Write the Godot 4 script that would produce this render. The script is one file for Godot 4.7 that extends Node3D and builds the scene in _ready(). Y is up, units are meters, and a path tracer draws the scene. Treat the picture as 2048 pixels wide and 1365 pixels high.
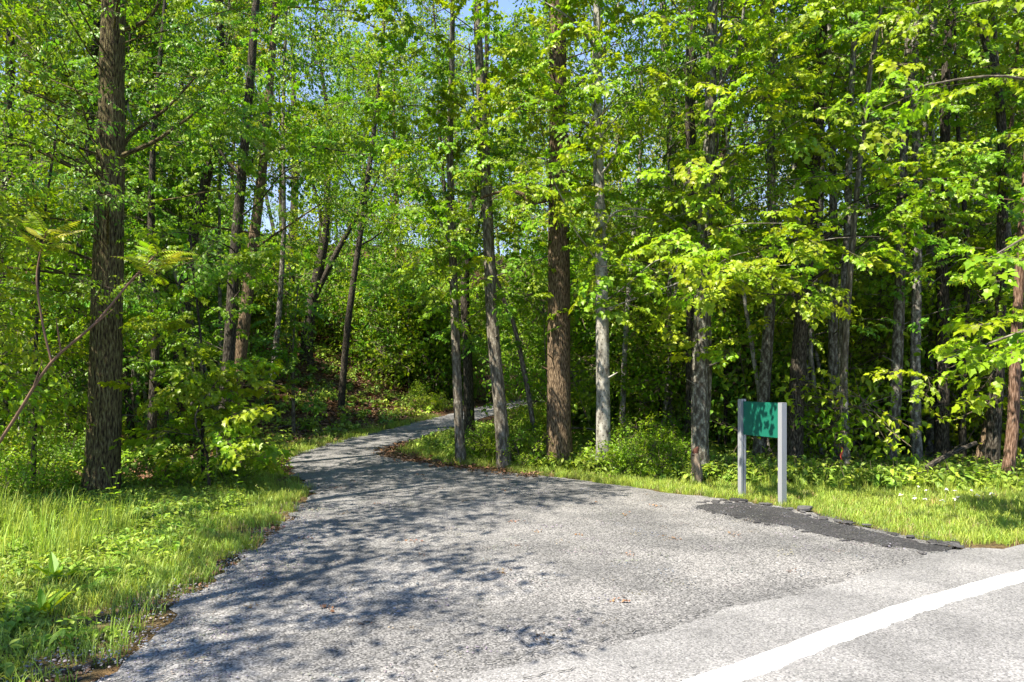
extends Node3D
# A driveway leaving a country road and climbing into spring woods. Units: metres; the camera stands at the origin and looks along -z.

const BANK := [Vector2(-40, 19), Vector2(-14, 16.5), Vector2(-7.5, 15.2), Vector2(-5.2, 16.2), Vector2(-3.4, 20.0), Vector2(-1.2, 26.5), Vector2(3, 33), Vector2(10, 38), Vector2(40, 42)]
const DRIVE_A := [Vector2(-2.0, 2.0), Vector2(-2.1, 3.45), Vector2(-2.3, 4.71), Vector2(-2.3, 5.75), Vector2(-2.32, 6.83), Vector2(-2.45, 7.6), Vector2(-2.53, 8.3), Vector2(-2.71, 9.2), Vector2(-3.0, 9.8), Vector2(-3.21, 10.33), Vector2(-3.5, 10.9), Vector2(-3.75, 11.5), Vector2(-4.05, 12.4), Vector2(-4.1, 13.7), Vector2(-3.85, 15.2), Vector2(-3.15, 17.6), Vector2(-2.15, 21.2), Vector2(-0.65, 26.1), Vector2(0.7, 29.5), Vector2(3.2, 33.6)]
const DRIVE_B := [Vector2(0.6, 2.0), Vector2(2.0, 4.0), Vector2(3.0, 5.2), Vector2(3.96, 6.14), Vector2(3.6, 6.95), Vector2(3.31, 7.84), Vector2(2.83, 8.47), Vector2(1.88, 9.28), Vector2(0.94, 10.23), Vector2(-0.19, 11.02), Vector2(-1.06, 11.65), Vector2(-1.9, 12.35), Vector2(-2.4, 12.95), Vector2(-2.55, 13.6), Vector2(-2.42, 14.72), Vector2(-1.79, 16.98), Vector2(-0.94, 20.03), Vector2(0.38, 24.83), Vector2(1.9, 28), Vector2(5, 32)]
const SEAM := [Vector2(-9, -5), Vector2(-5, -1.5), Vector2(-2.5, 1.3), Vector2(-1.2, 2.7), Vector2(-0.33, 3.53), Vector2(-0.04, 3.71), Vector2(0.4, 3.94), Vector2(0.95, 4.25), Vector2(1.39, 4.56), Vector2(1.91, 4.87), Vector2(2.3, 5.1), Vector2(2.63, 5.32), Vector2(3.14, 5.6), Vector2(3.65, 5.96), Vector2(4.15, 6.12), Vector2(4.67, 6.23), Vector2(7, 7.4), Vector2(12, 9.5), Vector2(25, 13.6)]
const LINE_U := [Vector2(-8.0, -6.6), Vector2(-2.6, -0.1), Vector2(0.0, 2.85), Vector2(0.82, 3.45), Vector2(1.32, 3.78), Vector2(2.15, 4.34), Vector2(2.91, 4.81), Vector2(4.1, 5.47), Vector2(6.8, 6.8), Vector2(12, 8.9), Vector2(25, 13.0)]
const PATCH_T := [Vector2(2.2, 8.08), Vector2(2.45, 8.28), Vector2(2.8, 8.37), Vector2(3.15, 8.02), Vector2(3.37, 7.35), Vector2(3.63, 6.83), Vector2(3.85, 6.36), Vector2(4.0, 6.19)]
const PATCH_B := [Vector2(2.12, 7.9), Vector2(2.29, 7.62), Vector2(2.53, 7.22), Vector2(2.87, 6.76), Vector2(3.13, 6.42), Vector2(3.39, 6.14), Vector2(3.66, 5.98), Vector2(3.9, 6.05)]
const VERGE_WEEDY := [Vector2(-3.6, 2.2), Vector2(-2.05, 2.2), Vector2(-2.15, 3.45), Vector2(-2.22, 4.07), Vector2(-2.34, 4.81), Vector2(-2.3, 5.88), Vector2(-2.42, 7.06), Vector2(-2.6, 8.47), Vector2(-2.8, 9.41), Vector2(-3.36, 10.33), Vector2(-4.0, 11.3), Vector2(-4.9, 11.2), Vector2(-5.2, 9.6), Vector2(-7.0, 9.4), Vector2(-7.5, 6.5), Vector2(-5.5, 4.0)]
const VERGE_MOWN := [Vector2(-0.19, 11.0), Vector2(0.92, 10.2), Vector2(1.9, 9.25), Vector2(2.85, 8.47), Vector2(3.34, 7.95), Vector2(3.7, 6.95), Vector2(3.98, 6.3), Vector2(4.67, 6.3), Vector2(7, 7.5), Vector2(10, 8.8), Vector2(10, 9.6), Vector2(6.76, 9.3), Vector2(4.88, 10.0), Vector2(2.85, 10.5), Vector2(1.44, 11.3), Vector2(0.23, 12.0)]
const ISLAND := [Vector2(-2.25, 13.3), Vector2(-1.9, 15.23), Vector2(-1.3, 16.98), Vector2(-0.5, 17.5), Vector2(0.5, 14.0), Vector2(0.4, 12.2), Vector2(-0.38, 11.4), Vector2(-1.09, 11.9)]
const FAR_EDGE := [Vector2(-5.3, 12.4), Vector2(-4.1, 12.6), Vector2(-3.95, 13.7), Vector2(-3.35, 16.2), Vector2(-2.1, 20.6), Vector2(-2.5, 21.0), Vector2(-3.9, 17.4), Vector2(-4.6, 14.8)]
const WOODS_FLOOR := [Vector2(-11, 8.9), Vector2(-5.0, 9.3), Vector2(-4.4, 12.6), Vector2(-4.2, 15.5), Vector2(-2.6, 21), Vector2(-1.2, 27), Vector2(-6, 32), Vector2(-20, 30), Vector2(-18, 14)]
const WOODS_FLOOR_SIGN_SIDE := [Vector2(0.2, 12.2), Vector2(3, 10.5), Vector2(10, 9.2), Vector2(16, 12), Vector2(22, 26), Vector2(2, 26), Vector2(-0.2, 19), Vector2(0, 14)]
const KEY_TREES := [
	{"name":"tulip_tree","label":"massive dark ridged trunk with mossy foot beside the weedy verge","p":[[-5.40,0.00,8.95],[-5.35,0.89,8.95],[-5.32,2.53,8.95],[-5.26,4.50,8.95],[-5.22,6.47,8.95]],"r0":0.216,"r1":0.144,"bark":"mossy","h":20.0,"n":40,"l0":2.4,"l1":10.0,"len":3.0,"k":17,"leaf":"oval","tint":1,"limbs":[[[[-5.05,4.40,8.85],[-4.69,4.58,8.85],[-4.37,4.79,8.85],[-3.98,5.08,8.85]],0.039],[[[-5.31,4.30,9.15],[-5.11,4.80,9.15],[-4.65,5.14,9.15],[-4.25,5.57,9.15]],0.039],[[[-5.25,4.08,8.65],[-5.73,4.29,8.65],[-6.11,4.47,8.65],[-6.49,4.53,8.65]],0.039],[[[-5.17,6.07,8.95],[-4.75,6.27,8.95],[-4.48,6.86,8.95]],0.039]],"bias":[-0.2,0.3]},
	{"name":"maple_tree","label":"straight dark trunk rising from the driveway edge where weeds end","p":[[-4.83,0.00,11.30],[-4.77,0.80,11.30],[-4.69,1.96,11.30],[-4.60,3.45,11.30],[-4.50,4.61,11.30],[-4.40,5.69,11.30],[-4.30,6.93,11.30],[-4.24,7.76,11.30]],"r0":0.108,"r1":0.058,"bark":"dark","h":15.0,"n":20,"l0":1.9,"l1":9.0,"len":2.4,"k":14,"leaf":"maple","tint":0,"limbs":[[[[-4.34,5.02,11.00],[-3.90,5.18,11.00],[-3.34,5.26,11.00],[-2.69,5.18,11.00]],0.033],[[[-4.52,4.86,11.30],[-4.83,5.28,11.30],[-5.08,5.94,11.30]],0.033]],"bias":[0,0]},
	{"name":"maple_tree","label":"slim trunk growing at the tip of the grass island","p":[[-0.89,0.01,12.00],[-0.95,1.11,12.00],[-1.00,2.43,12.00],[-1.05,3.92,12.00],[-1.09,5.51,12.00],[-1.06,6.82,12.00]],"r0":0.088,"r1":0.053,"bark":"grey","h":12.0,"n":16,"l0":2.2,"l1":8.0,"len":2.0,"k":11,"leaf":"maple","tint":0,"limbs":[[[[-1.05,3.75,12.00],[-1.31,4.36,12.00],[-1.66,4.80,12.00]],0.026]],"bias":[0,0]},
	{"name":"maple_tree","label":"dark forking trunk behind the slim island tree","p":[[-0.87,0.07,14.20],[-0.92,1.86,14.20],[-0.98,3.11,14.20],[-0.94,4.36,14.20],[-0.77,5.40,14.20],[-0.61,6.75,14.20]],"r0":0.114,"r1":0.062,"bark":"dark","h":13.0,"n":14,"l0":2.2,"l1":9.0,"len":2.2,"k":12,"leaf":"maple","tint":1,"limbs":[[[[-0.96,3.53,14.20],[-1.19,4.46,14.20],[-1.39,5.40,14.20],[-1.50,6.75,14.20]],0.052],[[[-0.92,3.70,14.00],[-0.66,4.73,14.00],[-0.50,5.86,14.00]],0.042]],"bias":[0,0]},
	{"name":"maple_tree","label":"leaning slender mottled trunk between driveway bend and big ridged trunk","p":[[-0.12,0.00,11.60],[-0.19,0.87,11.60],[-0.33,2.40,11.60],[-0.39,3.67,11.60],[-0.46,5.37,11.60],[-0.54,6.65,11.60],[-0.59,7.92,11.60]],"r0":0.119,"r1":0.068,"bark":"grey","h":15.0,"n":18,"l0":2.3,"l1":9.0,"len":2.2,"k":12,"leaf":"maple","tint":2,"limbs":[[[[-0.46,5.61,11.30],[-0.78,5.98,11.30],[-1.19,6.19,11.30]],0.025],[[[-0.54,6.35,11.10],[-0.11,6.02,11.10],[0.46,5.78,11.10]],0.025]],"bias":[0,0]},
	{"name":"sapling_tree","label":"thin pale crooked sapling leaning towards the slender mottled trunk","p":[[0.49,0.02,12.40],[0.35,0.91,12.40],[0.22,1.64,12.40],[0.04,2.46,12.40],[-0.17,3.00,12.40],[-0.35,3.64,12.40],[-0.51,4.46,12.40]],"r0":0.055,"r1":0.032,"bark":"grey","h":7.0,"n":8,"l0":1.9,"l1":6.0,"len":1.3,"k":9,"leaf":"maple","tint":0,"limbs":[],"bias":[0,0]},
	{"name":"tulip_tree","label":"thickest ridged brown trunk on the bank with a bare gnarled limb","p":[[0.81,0.00,11.50],[0.79,1.13,11.50],[0.79,2.81,11.50],[0.78,5.34,11.50],[0.77,7.87,11.50]],"r0":0.211,"r1":0.135,"bark":"brown","h":22.0,"n":18,"l0":3.3,"l1":12.0,"len":3.2,"k":14,"leaf":"oval","tint":0,"limbs":[[[[0.64,4.60,11.20],[0.46,4.44,11.20],[0.30,4.41,11.20],[0.17,4.54,11.20],[-0.03,4.59,11.20],[-0.32,4.55,11.20],[-0.65,4.42,11.20]],0.059],[[[0.98,5.54,12.10],[1.25,5.58,12.10],[1.47,5.63,12.10],[1.69,5.80,12.10]],0.051],[[[0.92,5.70,11.80],[1.13,5.66,11.80],[1.22,5.96,11.80]],0.034]],"bias":[0,0]},
	{"name":"beech_tree","label":"smooth pale grey trunk with dark knots beside the thick ridged trunk","p":[[1.48,0.00,11.00],[1.47,1.15,11.00],[1.45,2.76,11.00],[1.41,4.37,11.00],[1.37,5.98,11.00],[1.39,7.59,11.00]],"r0":0.117,"r1":0.073,"bark":"pale","h":17.0,"n":20,"l0":2.4,"l1":9.0,"len":2.6,"k":14,"leaf":"maple","tint":2,"limbs":[[[[1.35,5.44,10.80],[1.12,5.60,10.80],[0.84,5.73,10.80]],0.036],[[[1.39,3.80,10.60],[1.54,4.05,10.60],[1.79,4.15,10.60],[2.22,4.13,10.60],[2.61,3.92,10.60],[2.88,3.57,10.60]],0.021],[[[1.39,6.63,11.00],[1.62,7.11,11.00],[1.78,7.92,11.00]],0.040],[[[1.38,4.76,10.70],[1.58,4.96,10.70],[1.65,5.20,10.70]],0.024],[[[1.30,6.81,10.40],[0.96,6.96,10.40],[0.50,7.26,10.40]],0.028]],"bias":[0,0]},
	{"name":"sapling_tree","label":"thin pale trunk behind the bush by the smooth grey trunk","p":[[2.33,0.08,14.50],[2.40,2.08,14.50],[2.53,3.99,14.50],[2.68,5.48,14.50],[2.74,6.97,14.50]],"r0":0.064,"r1":0.042,"bark":"pale","h":10.0,"n":12,"l0":2.2,"l1":8.0,"len":1.8,"k":11,"leaf":"oval","tint":2,"limbs":[],"bias":[0,0]},
	{"name":"oak_tree","label":"nearly black straight trunk close behind the lichen mottled trunk","p":[[3.39,0.03,12.80],[3.38,2.02,12.80],[3.39,4.83,12.80],[3.34,6.71,12.80],[3.39,8.58,12.80]],"r0":0.122,"r1":0.084,"bark":"dark","h":18.0,"n":14,"l0":3.0,"l1":11.0,"len":2.6,"k":12,"leaf":"oval","tint":0,"limbs":[],"bias":[0,0]},
	{"name":"oak_tree","label":"lichen mottled grey brown trunk beside the broken stump","p":[[2.88,0.00,10.40],[2.86,1.17,10.40],[2.88,2.31,10.40],[2.93,3.84,10.40],[3.02,5.36,10.40],[3.06,7.26,10.40]],"r0":0.130,"r1":0.076,"bark":"lichen","h":18.0,"n":20,"l0":2.3,"l1":9.5,"len":2.8,"k":14,"leaf":"maple","tint":2,"limbs":[[[[2.97,5.77,10.10],[3.30,6.29,10.10],[3.45,7.10,10.10],[3.52,7.54,10.10]],0.034],[[[2.81,4.23,9.90],[3.02,4.60,9.90],[3.23,4.81,9.90],[3.60,5.18,9.90]],0.027],[[[2.97,1.66,10.30],[3.14,1.79,10.30],[3.33,1.93,10.30]],0.023]],"bias":[0.1,0.5]},
	{"name":"maple_tree","label":"dim grey trunk standing directly behind the green sign","p":[[4.10,0.00,11.40],[4.16,0.63,11.40],[4.29,2.39,11.40],[4.35,3.64,11.40],[4.33,5.31,11.40]],"r0":0.109,"r1":0.067,"bark":"lichen","h":13.0,"n":14,"l0":2.0,"l1":8.0,"len":2.2,"k":6,"leaf":"maple","tint":0,"limbs":[],"bias":[0,0]},
	{"name":"oak_tree","label":"dark trunk behind the sign with one long arching bare limb","p":[[4.48,0.00,10.80],[4.50,1.15,10.80],[4.60,2.58,10.80],[4.73,3.92,10.80],[4.81,5.11,10.80],[4.91,6.69,10.80]],"r0":0.127,"r1":0.071,"bark":"dark","h":15.0,"n":16,"l0":2.4,"l1":9.0,"len":2.6,"k":6,"leaf":"maple","tint":0,"limbs":[[[[4.61,3.45,10.60],[4.86,3.72,10.60],[5.25,4.02,10.60],[5.72,4.23,10.60],[6.26,4.38,10.60],[6.80,4.33,10.60]],0.063],[[[4.58,3.01,10.50],[4.93,3.24,10.50],[5.20,3.40,10.50],[5.51,3.70,10.50]],0.032],[[[4.50,3.57,10.40],[5.00,3.68,10.40],[5.53,3.68,10.40]],0.032]],"bias":[0,0]},
	{"name":"maple_tree","label":"dark trunk close beside the arching limb tree","p":[[5.26,0.02,12.20],[5.24,0.75,12.20],[5.31,2.44,12.20],[5.40,3.43,12.20],[5.51,4.86,12.20]],"r0":0.107,"r1":0.072,"bark":"lichen","h":13.0,"n":12,"l0":2.2,"l1":8.0,"len":2.0,"k":5,"leaf":"oval","tint":1,"limbs":[],"bias":[0,0]},
	{"name":"birch_tree","label":"very thin whitish stem between two dark mottled trunks","p":[[5.39,0.01,11.80],[5.30,0.69,11.80],[5.22,1.55,11.80],[5.17,2.07,11.80],[5.15,3.19,11.80]],"r0":0.036,"r1":0.026,"bark":"pale","h":7.0,"n":7,"l0":2.0,"l1":6.0,"len":1.3,"k":5,"leaf":"maple","tint":0,"limbs":[],"bias":[0,0]},
	{"name":"maple_tree","label":"mottled trunk with the orange ribbon plant at its foot","p":[[5.36,0.00,11.30],[5.33,0.72,11.30],[5.32,2.38,11.30],[5.33,3.62,11.30],[5.31,5.28,11.30]],"r0":0.083,"r1":0.058,"bark":"lichen","h":13.0,"n":12,"l0":2.2,"l1":8.5,"len":2.0,"k":5,"leaf":"maple","tint":1,"limbs":[],"bias":[0,0]},
	{"name":"birch_tree","label":"pale blotched trunk behind the orange ribbon","p":[[5.20,0.00,10.60],[5.17,0.77,10.60],[5.14,1.94,10.60],[5.17,3.03,10.60],[5.22,4.03,10.60],[5.25,5.43,10.60]],"r0":0.070,"r1":0.047,"bark":"birch","h":13.0,"n":12,"l0":2.3,"l1":8.5,"len":1.8,"k":5,"leaf":"maple","tint":2,"limbs":[],"bias":[0,0]},
	{"name":"maple_tree","label":"bent mottled trunk just beyond the foot of the fallen log","p":[[6.08,0.00,11.00],[6.11,0.34,11.00],[6.18,1.15,11.00],[6.25,2.76,11.00],[6.29,4.37,11.00],[6.35,5.98,11.00]],"r0":0.097,"r1":0.056,"bark":"lichen","h":15.0,"n":14,"l0":2.3,"l1":9.0,"len":2.2,"k":6,"leaf":"maple","tint":0,"limbs":[],"bias":[0,0]},
	{"name":"birch_tree","label":"grey trunk crossed low by the leaning fallen log","p":[[6.52,0.00,10.90],[6.46,0.59,10.90],[6.45,1.95,10.90],[6.47,3.07,10.90],[6.48,4.50,10.90],[6.44,6.34,10.90]],"r0":0.080,"r1":0.056,"bark":"birch","h":15.0,"n":13,"l0":2.3,"l1":9.0,"len":2.0,"k":6,"leaf":"maple","tint":2,"limbs":[],"bias":[0,0]},
	{"name":"birch_tree","label":"thin grey trunk squeezed between two trunks behind the fallen log","p":[[7.37,0.01,12.00],[7.35,0.67,12.00],[7.35,2.87,12.00],[7.38,4.63,12.00],[7.37,6.39,12.00]],"r0":0.070,"r1":0.053,"bark":"birch","h":14.0,"n":11,"l0":2.3,"l1":9.0,"len":1.8,"k":5,"leaf":"oval","tint":1,"limbs":[],"bias":[0,0]},
	{"name":"oak_tree","label":"dark thick trunk behind the upper half of the fallen log","p":[[7.11,0.00,11.30],[7.13,1.14,11.30],[7.14,2.79,11.30],[7.10,4.03,11.30],[7.17,5.28,11.30]],"r0":0.108,"r1":0.075,"bark":"dark","h":16.0,"n":12,"l0":2.4,"l1":9.0,"len":2.2,"k":6,"leaf":"maple","tint":0,"limbs":[],"bias":[0,0]},
	{"name":"maple_tree","label":"narrow dark stem where the fallen log ends","p":[[7.42,0.00,11.20],[7.40,0.73,11.20],[7.43,1.96,11.20],[7.48,3.60,11.20]],"r0":0.057,"r1":0.041,"bark":"dark","h":11.0,"n":10,"l0":2.2,"l1":8.0,"len":1.7,"k":5,"leaf":"maple","tint":1,"limbs":[],"bias":[0,0]},
	{"name":"maple_tree","label":"curving dark stem bending away from the narrow stem by the log","p":[[7.48,0.00,11.00],[7.53,0.18,11.00],[7.66,0.74,11.00],[7.78,1.31,11.00],[7.87,2.76,11.00],[7.89,3.97,11.00]],"r0":0.064,"r1":0.040,"bark":"brown","h":10.0,"n":9,"l0":2.2,"l1":7.5,"len":1.7,"k":5,"leaf":"maple","tint":0,"limbs":[],"bias":[0,0]},
	{"name":"oak_tree","label":"dark mossy trunk beside the reddish vine wrapped trunk","p":[[7.31,0.00,10.40],[7.35,0.79,10.40],[7.40,1.55,10.40],[7.44,2.69,10.40],[7.48,4.22,10.40]],"r0":0.099,"r1":0.069,"bark":"dark","h":15.0,"n":12,"l0":2.2,"l1":9.0,"len":2.2,"k":6,"leaf":"maple","tint":0,"limbs":[],"bias":[0,0]},
	{"name":"cedar_tree","label":"reddish brown trunk wrapped by a thin vine above the grassy verge","p":[[6.96,0.00,9.60],[6.99,0.28,9.60],[7.05,0.85,9.60],[7.09,1.90,9.60],[7.16,3.31,9.60]],"r0":0.077,"r1":0.056,"bark":"red","h":12.0,"n":10,"l0":2.3,"l1":8.0,"len":2.0,"k":6,"leaf":"maple","tint":2,"limbs":[],"bias":[0,0]},
	{"name":"sapling_tree","label":"thin dark sapling stem among leaves before the massive mossy trunk","p":[[-6.05,0.00,8.60],[-6.01,1.23,8.60],[-5.99,2.50,8.60],[-5.93,3.31,8.60]],"r0":0.032,"r1":0.019,"bark":"dark","h":4.6,"n":9,"l0":0.9,"l1":4.4,"len":1.1,"k":12,"leaf":"oval","tint":2,"limbs":[],"bias":[0,0]},
	{"name":"maple_tree","label":"slim dark trunk just past the massive mossy trunk","p":[[-6.68,0.02,12.60],[-6.63,1.09,12.60],[-6.59,2.47,12.60],[-6.66,4.32,12.60],[-6.63,5.70,12.60]],"r0":0.083,"r1":0.055,"bark":"dark","h":12.0,"n":14,"l0":1.3,"l1":8.0,"len":1.9,"k":12,"leaf":"maple","tint":1,"limbs":[],"bias":[0,0]},
	{"name":"maple_tree","label":"dark leaning trunk at the foot of the leaf strewn hillside","p":[[-7.30,0.07,14.40],[-7.15,1.02,14.40],[-6.95,2.60,14.40],[-6.84,3.98,14.40],[-6.56,5.24,14.40],[-6.25,6.82,14.40],[-6.16,8.41,14.40]],"r0":0.137,"r1":0.084,"bark":"dark","h":14.0,"n":14,"l0":1.6,"l1":9.0,"len":2.2,"k":12,"leaf":"maple","tint":1,"limbs":[[[[-6.74,4.61,14.40],[-6.37,5.77,14.40],[-6.06,6.93,14.40]],0.063]],"bias":[0,0]},
	{"name":"sapling_tree","label":"short pale sapling in the litter at the driveway bank","p":[[-5.22,0.14,16.30],[-5.23,1.07,16.30],[-5.24,2.15,16.30]],"r0":0.048,"r1":0.030,"bark":"grey","h":3.0,"n":7,"l0":0.9,"l1":3.0,"len":1.0,"k":9,"leaf":"maple","tint":1,"limbs":[],"bias":[0,0]},
	{"name":"sapling_tree","label":"leafy maple sapling growing among weeds before the straight dark trunk","p":[[-4.33,0.00,9.60],[-4.36,0.71,9.60],[-4.33,1.48,9.60],[-4.37,1.97,9.60]],"r0":0.028,"r1":0.014,"bark":"dark","h":2.4,"n":9,"l0":0.5,"l1":2.3,"len":0.9,"k":8,"leaf":"maple","tint":2,"limbs":[],"bias":[0,0]},
	{"name":"oak_tree","label":"black trunk standing up on the shaded hillside","p":[[-8.27,2.48,25.32],[-8.24,5.07,25.32],[-8.09,7.49,25.32],[-8.05,9.90,25.32]],"r0":0.185,"r1":0.130,"bark":"dark","h":14.0,"n":12,"l0":2.5,"l1":9.5,"len":2.6,"k":12,"leaf":"oval","tint":1,"limbs":[],"bias":[0,0]},
	{"name":"oak_tree","label":"forked dark trunk on the hillside spreading like a vase","p":[[-7.46,2.06,24.70],[-7.38,3.36,24.70],[-7.09,4.99,24.70],[-6.77,6.62,24.70],[-6.68,8.79,24.70]],"r0":0.235,"r1":0.109,"bark":"dark","h":14.0,"n":12,"l0":3.2,"l1":10.0,"len":2.6,"k":12,"leaf":"oval","tint":1,"limbs":[[[[-7.22,4.26,24.70],[-6.32,6.07,24.70],[-5.50,7.52,24.70],[-4.78,8.79,24.70]],0.127],[[[-6.95,5.71,24.70],[-6.95,7.52,24.70],[-7.49,9.33,24.70]],0.109]],"bias":[0,0]},
	{"name":"oak_tree","label":"dark trunk seen past the massive mossy trunk beside bare sapling stems","p":[[-9.83,0.04,13.20],[-9.84,2.03,13.20],[-9.83,3.97,13.20],[-9.77,5.90,13.20],[-9.71,7.84,13.20]],"r0":0.106,"r1":0.077,"bark":"dark","h":15.0,"n":13,"l0":1.8,"l1":9.0,"len":2.4,"k":12,"leaf":"oval","tint":1,"limbs":[],"bias":[0,0]},
]

var rng := RandomNumberGenerator.new()
var rough := FastNoiseLite.new()
var mats := {}
var sprays := {}
var leaf_meshes := {}
var used := {}


# ---------- naming ----------
func numbered(called: String) -> String:
	used[called] = used.get(called, -1) + 1
	return called if used[called] == 0 else "%s_%03d" % [called, used[called]]

func thing(called: String, label: String, category: String, at: Vector3, group := "") -> Node3D:
	var o := Node3D.new()
	o.name = numbered(called)
	add_child(o)
	o.position = at
	tag(o, label, category, group)
	return o

func tag(o: Node3D, label: String, category := "", group := "", kind := "") -> void:
	if label: o.set_meta("label", label)
	if category: o.set_meta("category", category)
	if group: o.set_meta("group", group)
	if kind: o.set_meta("kind", kind)

func part(called: String, mesh: Mesh, material: Material, parent: Node3D, t := Transform3D()) -> MeshInstance3D:
	var o := MeshInstance3D.new()
	o.name = called
	o.mesh = mesh
	if material: o.material_override = material
	o.transform = t
	parent.add_child(o, true)
	return o

func setting(called: String, mesh: Mesh, material: Material, label: String, category: String) -> MeshInstance3D:
	var o := part(called, mesh, material, self)
	tag(o, label, category, "", "structure")
	return o

func copies(called: String, mesh: Mesh, places: Array, tints: Array, parent: Node3D) -> MultiMeshInstance3D:
	var m := MultiMesh.new()
	m.transform_format = MultiMesh.TRANSFORM_3D
	m.use_colors = true
	m.mesh = mesh
	m.instance_count = places.size()
	for i in places.size():
		m.set_instance_transform(i, places[i])
		m.set_instance_color(i, tints[i])
	var o := MultiMeshInstance3D.new()
	o.name = called
	o.multimesh = m
	o.set_meta("kind", "stuff")
	parent.add_child(o, true)
	return o


# ---------- terrain ----------
func bank_distance(x: float, d: float) -> float:
	var best := 1e9
	var side := 1.0
	var p := Vector2(x, d)
	for i in BANK.size() - 1:
		var a: Vector2 = BANK[i]
		var u: Vector2 = BANK[i + 1] - a
		var q := (a + u * clampf((p - a).dot(u) / u.length_squared(), 0, 1)).distance_to(p)
		if q < best:
			best = q
			side = 1.0 if u.cross(p - a) > 0 else -1.0
	return best * side

func ground(x: float, d: float) -> float:
	var t := maxf(0, d - 11.0)
	var y := 0.035 * t * t / (t + 2.0)
	var s := clampf(bank_distance(x, d), 0, 26)
	y += 0.45 * s * s / (s + 2.5)
	if x > 2: y += 0.05 * minf(1, (x - 2) / 4) * maxf(0, d - 15)
	return y

func on_ground(x: float, d: float, lift := 0.0) -> Vector3:
	return Vector3(x, ground(x, d) + lift, -d)

func inside(poly: Array, x: float, d: float) -> bool:
	return Geometry2D.is_point_in_polygon(Vector2(x, d), PackedVector2Array(poly))

func off_drive(x: float, d: float) -> float:
	var best := 1e9
	for i in DRIVE_A.size():
		var a: Vector2 = DRIVE_A[i]
		var b: Vector2 = DRIVE_B[i]
		var p := Vector2(x, d)
		best = minf(best, Geometry2D.get_closest_point_to_segment(p, a, b).distance_to(p))
	return best


# ---------- mesh helpers ----------
func mesh_of(v: PackedVector3Array, idx := PackedInt32Array(), n := PackedVector3Array(), uv := PackedVector2Array(), c := PackedColorArray(), uv2 := PackedVector2Array()) -> ArrayMesh:
	var a := []
	a.resize(Mesh.ARRAY_MAX)
	a[Mesh.ARRAY_VERTEX] = v
	if idx.size(): a[Mesh.ARRAY_INDEX] = idx
	if n.size(): a[Mesh.ARRAY_NORMAL] = n
	if uv.size(): a[Mesh.ARRAY_TEX_UV] = uv
	if uv2.size(): a[Mesh.ARRAY_TEX_UV2] = uv2
	if c.size(): a[Mesh.ARRAY_COLOR] = c
	var m := ArrayMesh.new()
	m.add_surface_from_arrays(Mesh.PRIMITIVE_TRIANGLES, a)
	return m

func spline(p: Array, steps: int) -> Array:
	var out := []
	for i in p.size() - 1:
		var a = p[maxi(i - 1, 0)]
		var b = p[i]
		var c = p[i + 1]
		var e = p[mini(i + 2, p.size() - 1)]
		for k in steps:
			var t := float(k) / steps
			out.append(b.cubic_interpolate(c, a, e, t))
	out.append(p[-1])
	return out

func tube(p: Array, r: Array, sides: int, knobs := 0.0, flare := 0.0) -> ArrayMesh:
	var v := PackedVector3Array()
	var n := PackedVector3Array()
	var uv := PackedVector2Array()
	var idx := PackedInt32Array()
	var along := 0.0
	var phase: float = p[0].x * 7.3
	for i in p.size():
		var dir: Vector3 = (p[mini(i + 1, p.size() - 1)] - p[maxi(i - 1, 0)]).normalized()
		var x := dir.cross(Vector3(0.31, 0.2, 0.93)).normalized()
		var z := x.cross(dir)
		if i: along += p[i].distance_to(p[i - 1])
		for k in sides + 1:
			var a := TAU * (k % sides) / sides
			var o := x * cos(a) + z * sin(a)
			var rad: float = r[i] * (1.0 + knobs * rough.get_noise_3d(cos(a) * 40 + phase * 9, sin(a) * 40, along * 22))
			if flare > 0: rad *= 1.0 + flare * exp(-along / 0.22) * (0.75 + 0.5 * sin(a * 4 + phase))
			v.append(p[i] + o * rad)
			n.append(o)
			uv.append(Vector2(float(k) / sides * TAU * r[0], along))
	for i in p.size() - 1:
		for k in sides:
			var a := i * (sides + 1) + k
			var b := a + sides + 1
			idx.append_array([a, a + 1, b, a + 1, b + 1, b])
	return mesh_of(v, idx, n, uv)

func sheet(a: Array, b: Array, across: int, lift: float, ragged := 0.0, scale := 1.0) -> ArrayMesh:
	var v := PackedVector3Array()
	var uv := PackedVector2Array()
	var n := PackedVector3Array()
	var idx := PackedInt32Array()
	for i in a.size():
		var ja := ragged * (rough.get_noise_2d(a[i].x * 90, a[i].y * 90) + 0.6 * rough.get_noise_2d(a[i].x * 400, a[i].y * 400))
		var jb := ragged * (rough.get_noise_2d(b[i].x * 90 + 50, b[i].y * 90) + 0.6 * rough.get_noise_2d(b[i].x * 400, b[i].y * 400 + 70))
		var u: Vector2 = (b[i] - a[i]).normalized()
		var p: Vector2 = a[i] + u * ja
		var q: Vector2 = b[i] + u * jb
		for k in across + 1:
			var w := p.lerp(q, float(k) / across)
			var edge := minf(k, across - k)
			v.append(on_ground(w.x, w.y, lift if edge > 0 else lift - 0.012))
			n.append(Vector3.UP)
			uv.append(w * scale)
	for i in a.size() - 1:
		for k in across:
			var s := i * (across + 1) + k
			var e := s + across + 1
			idx.append_array([s, e, s + 1, s + 1, e, e + 1])
	return mesh_of(v, idx, n, uv, PackedColorArray(), uv)

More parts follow.
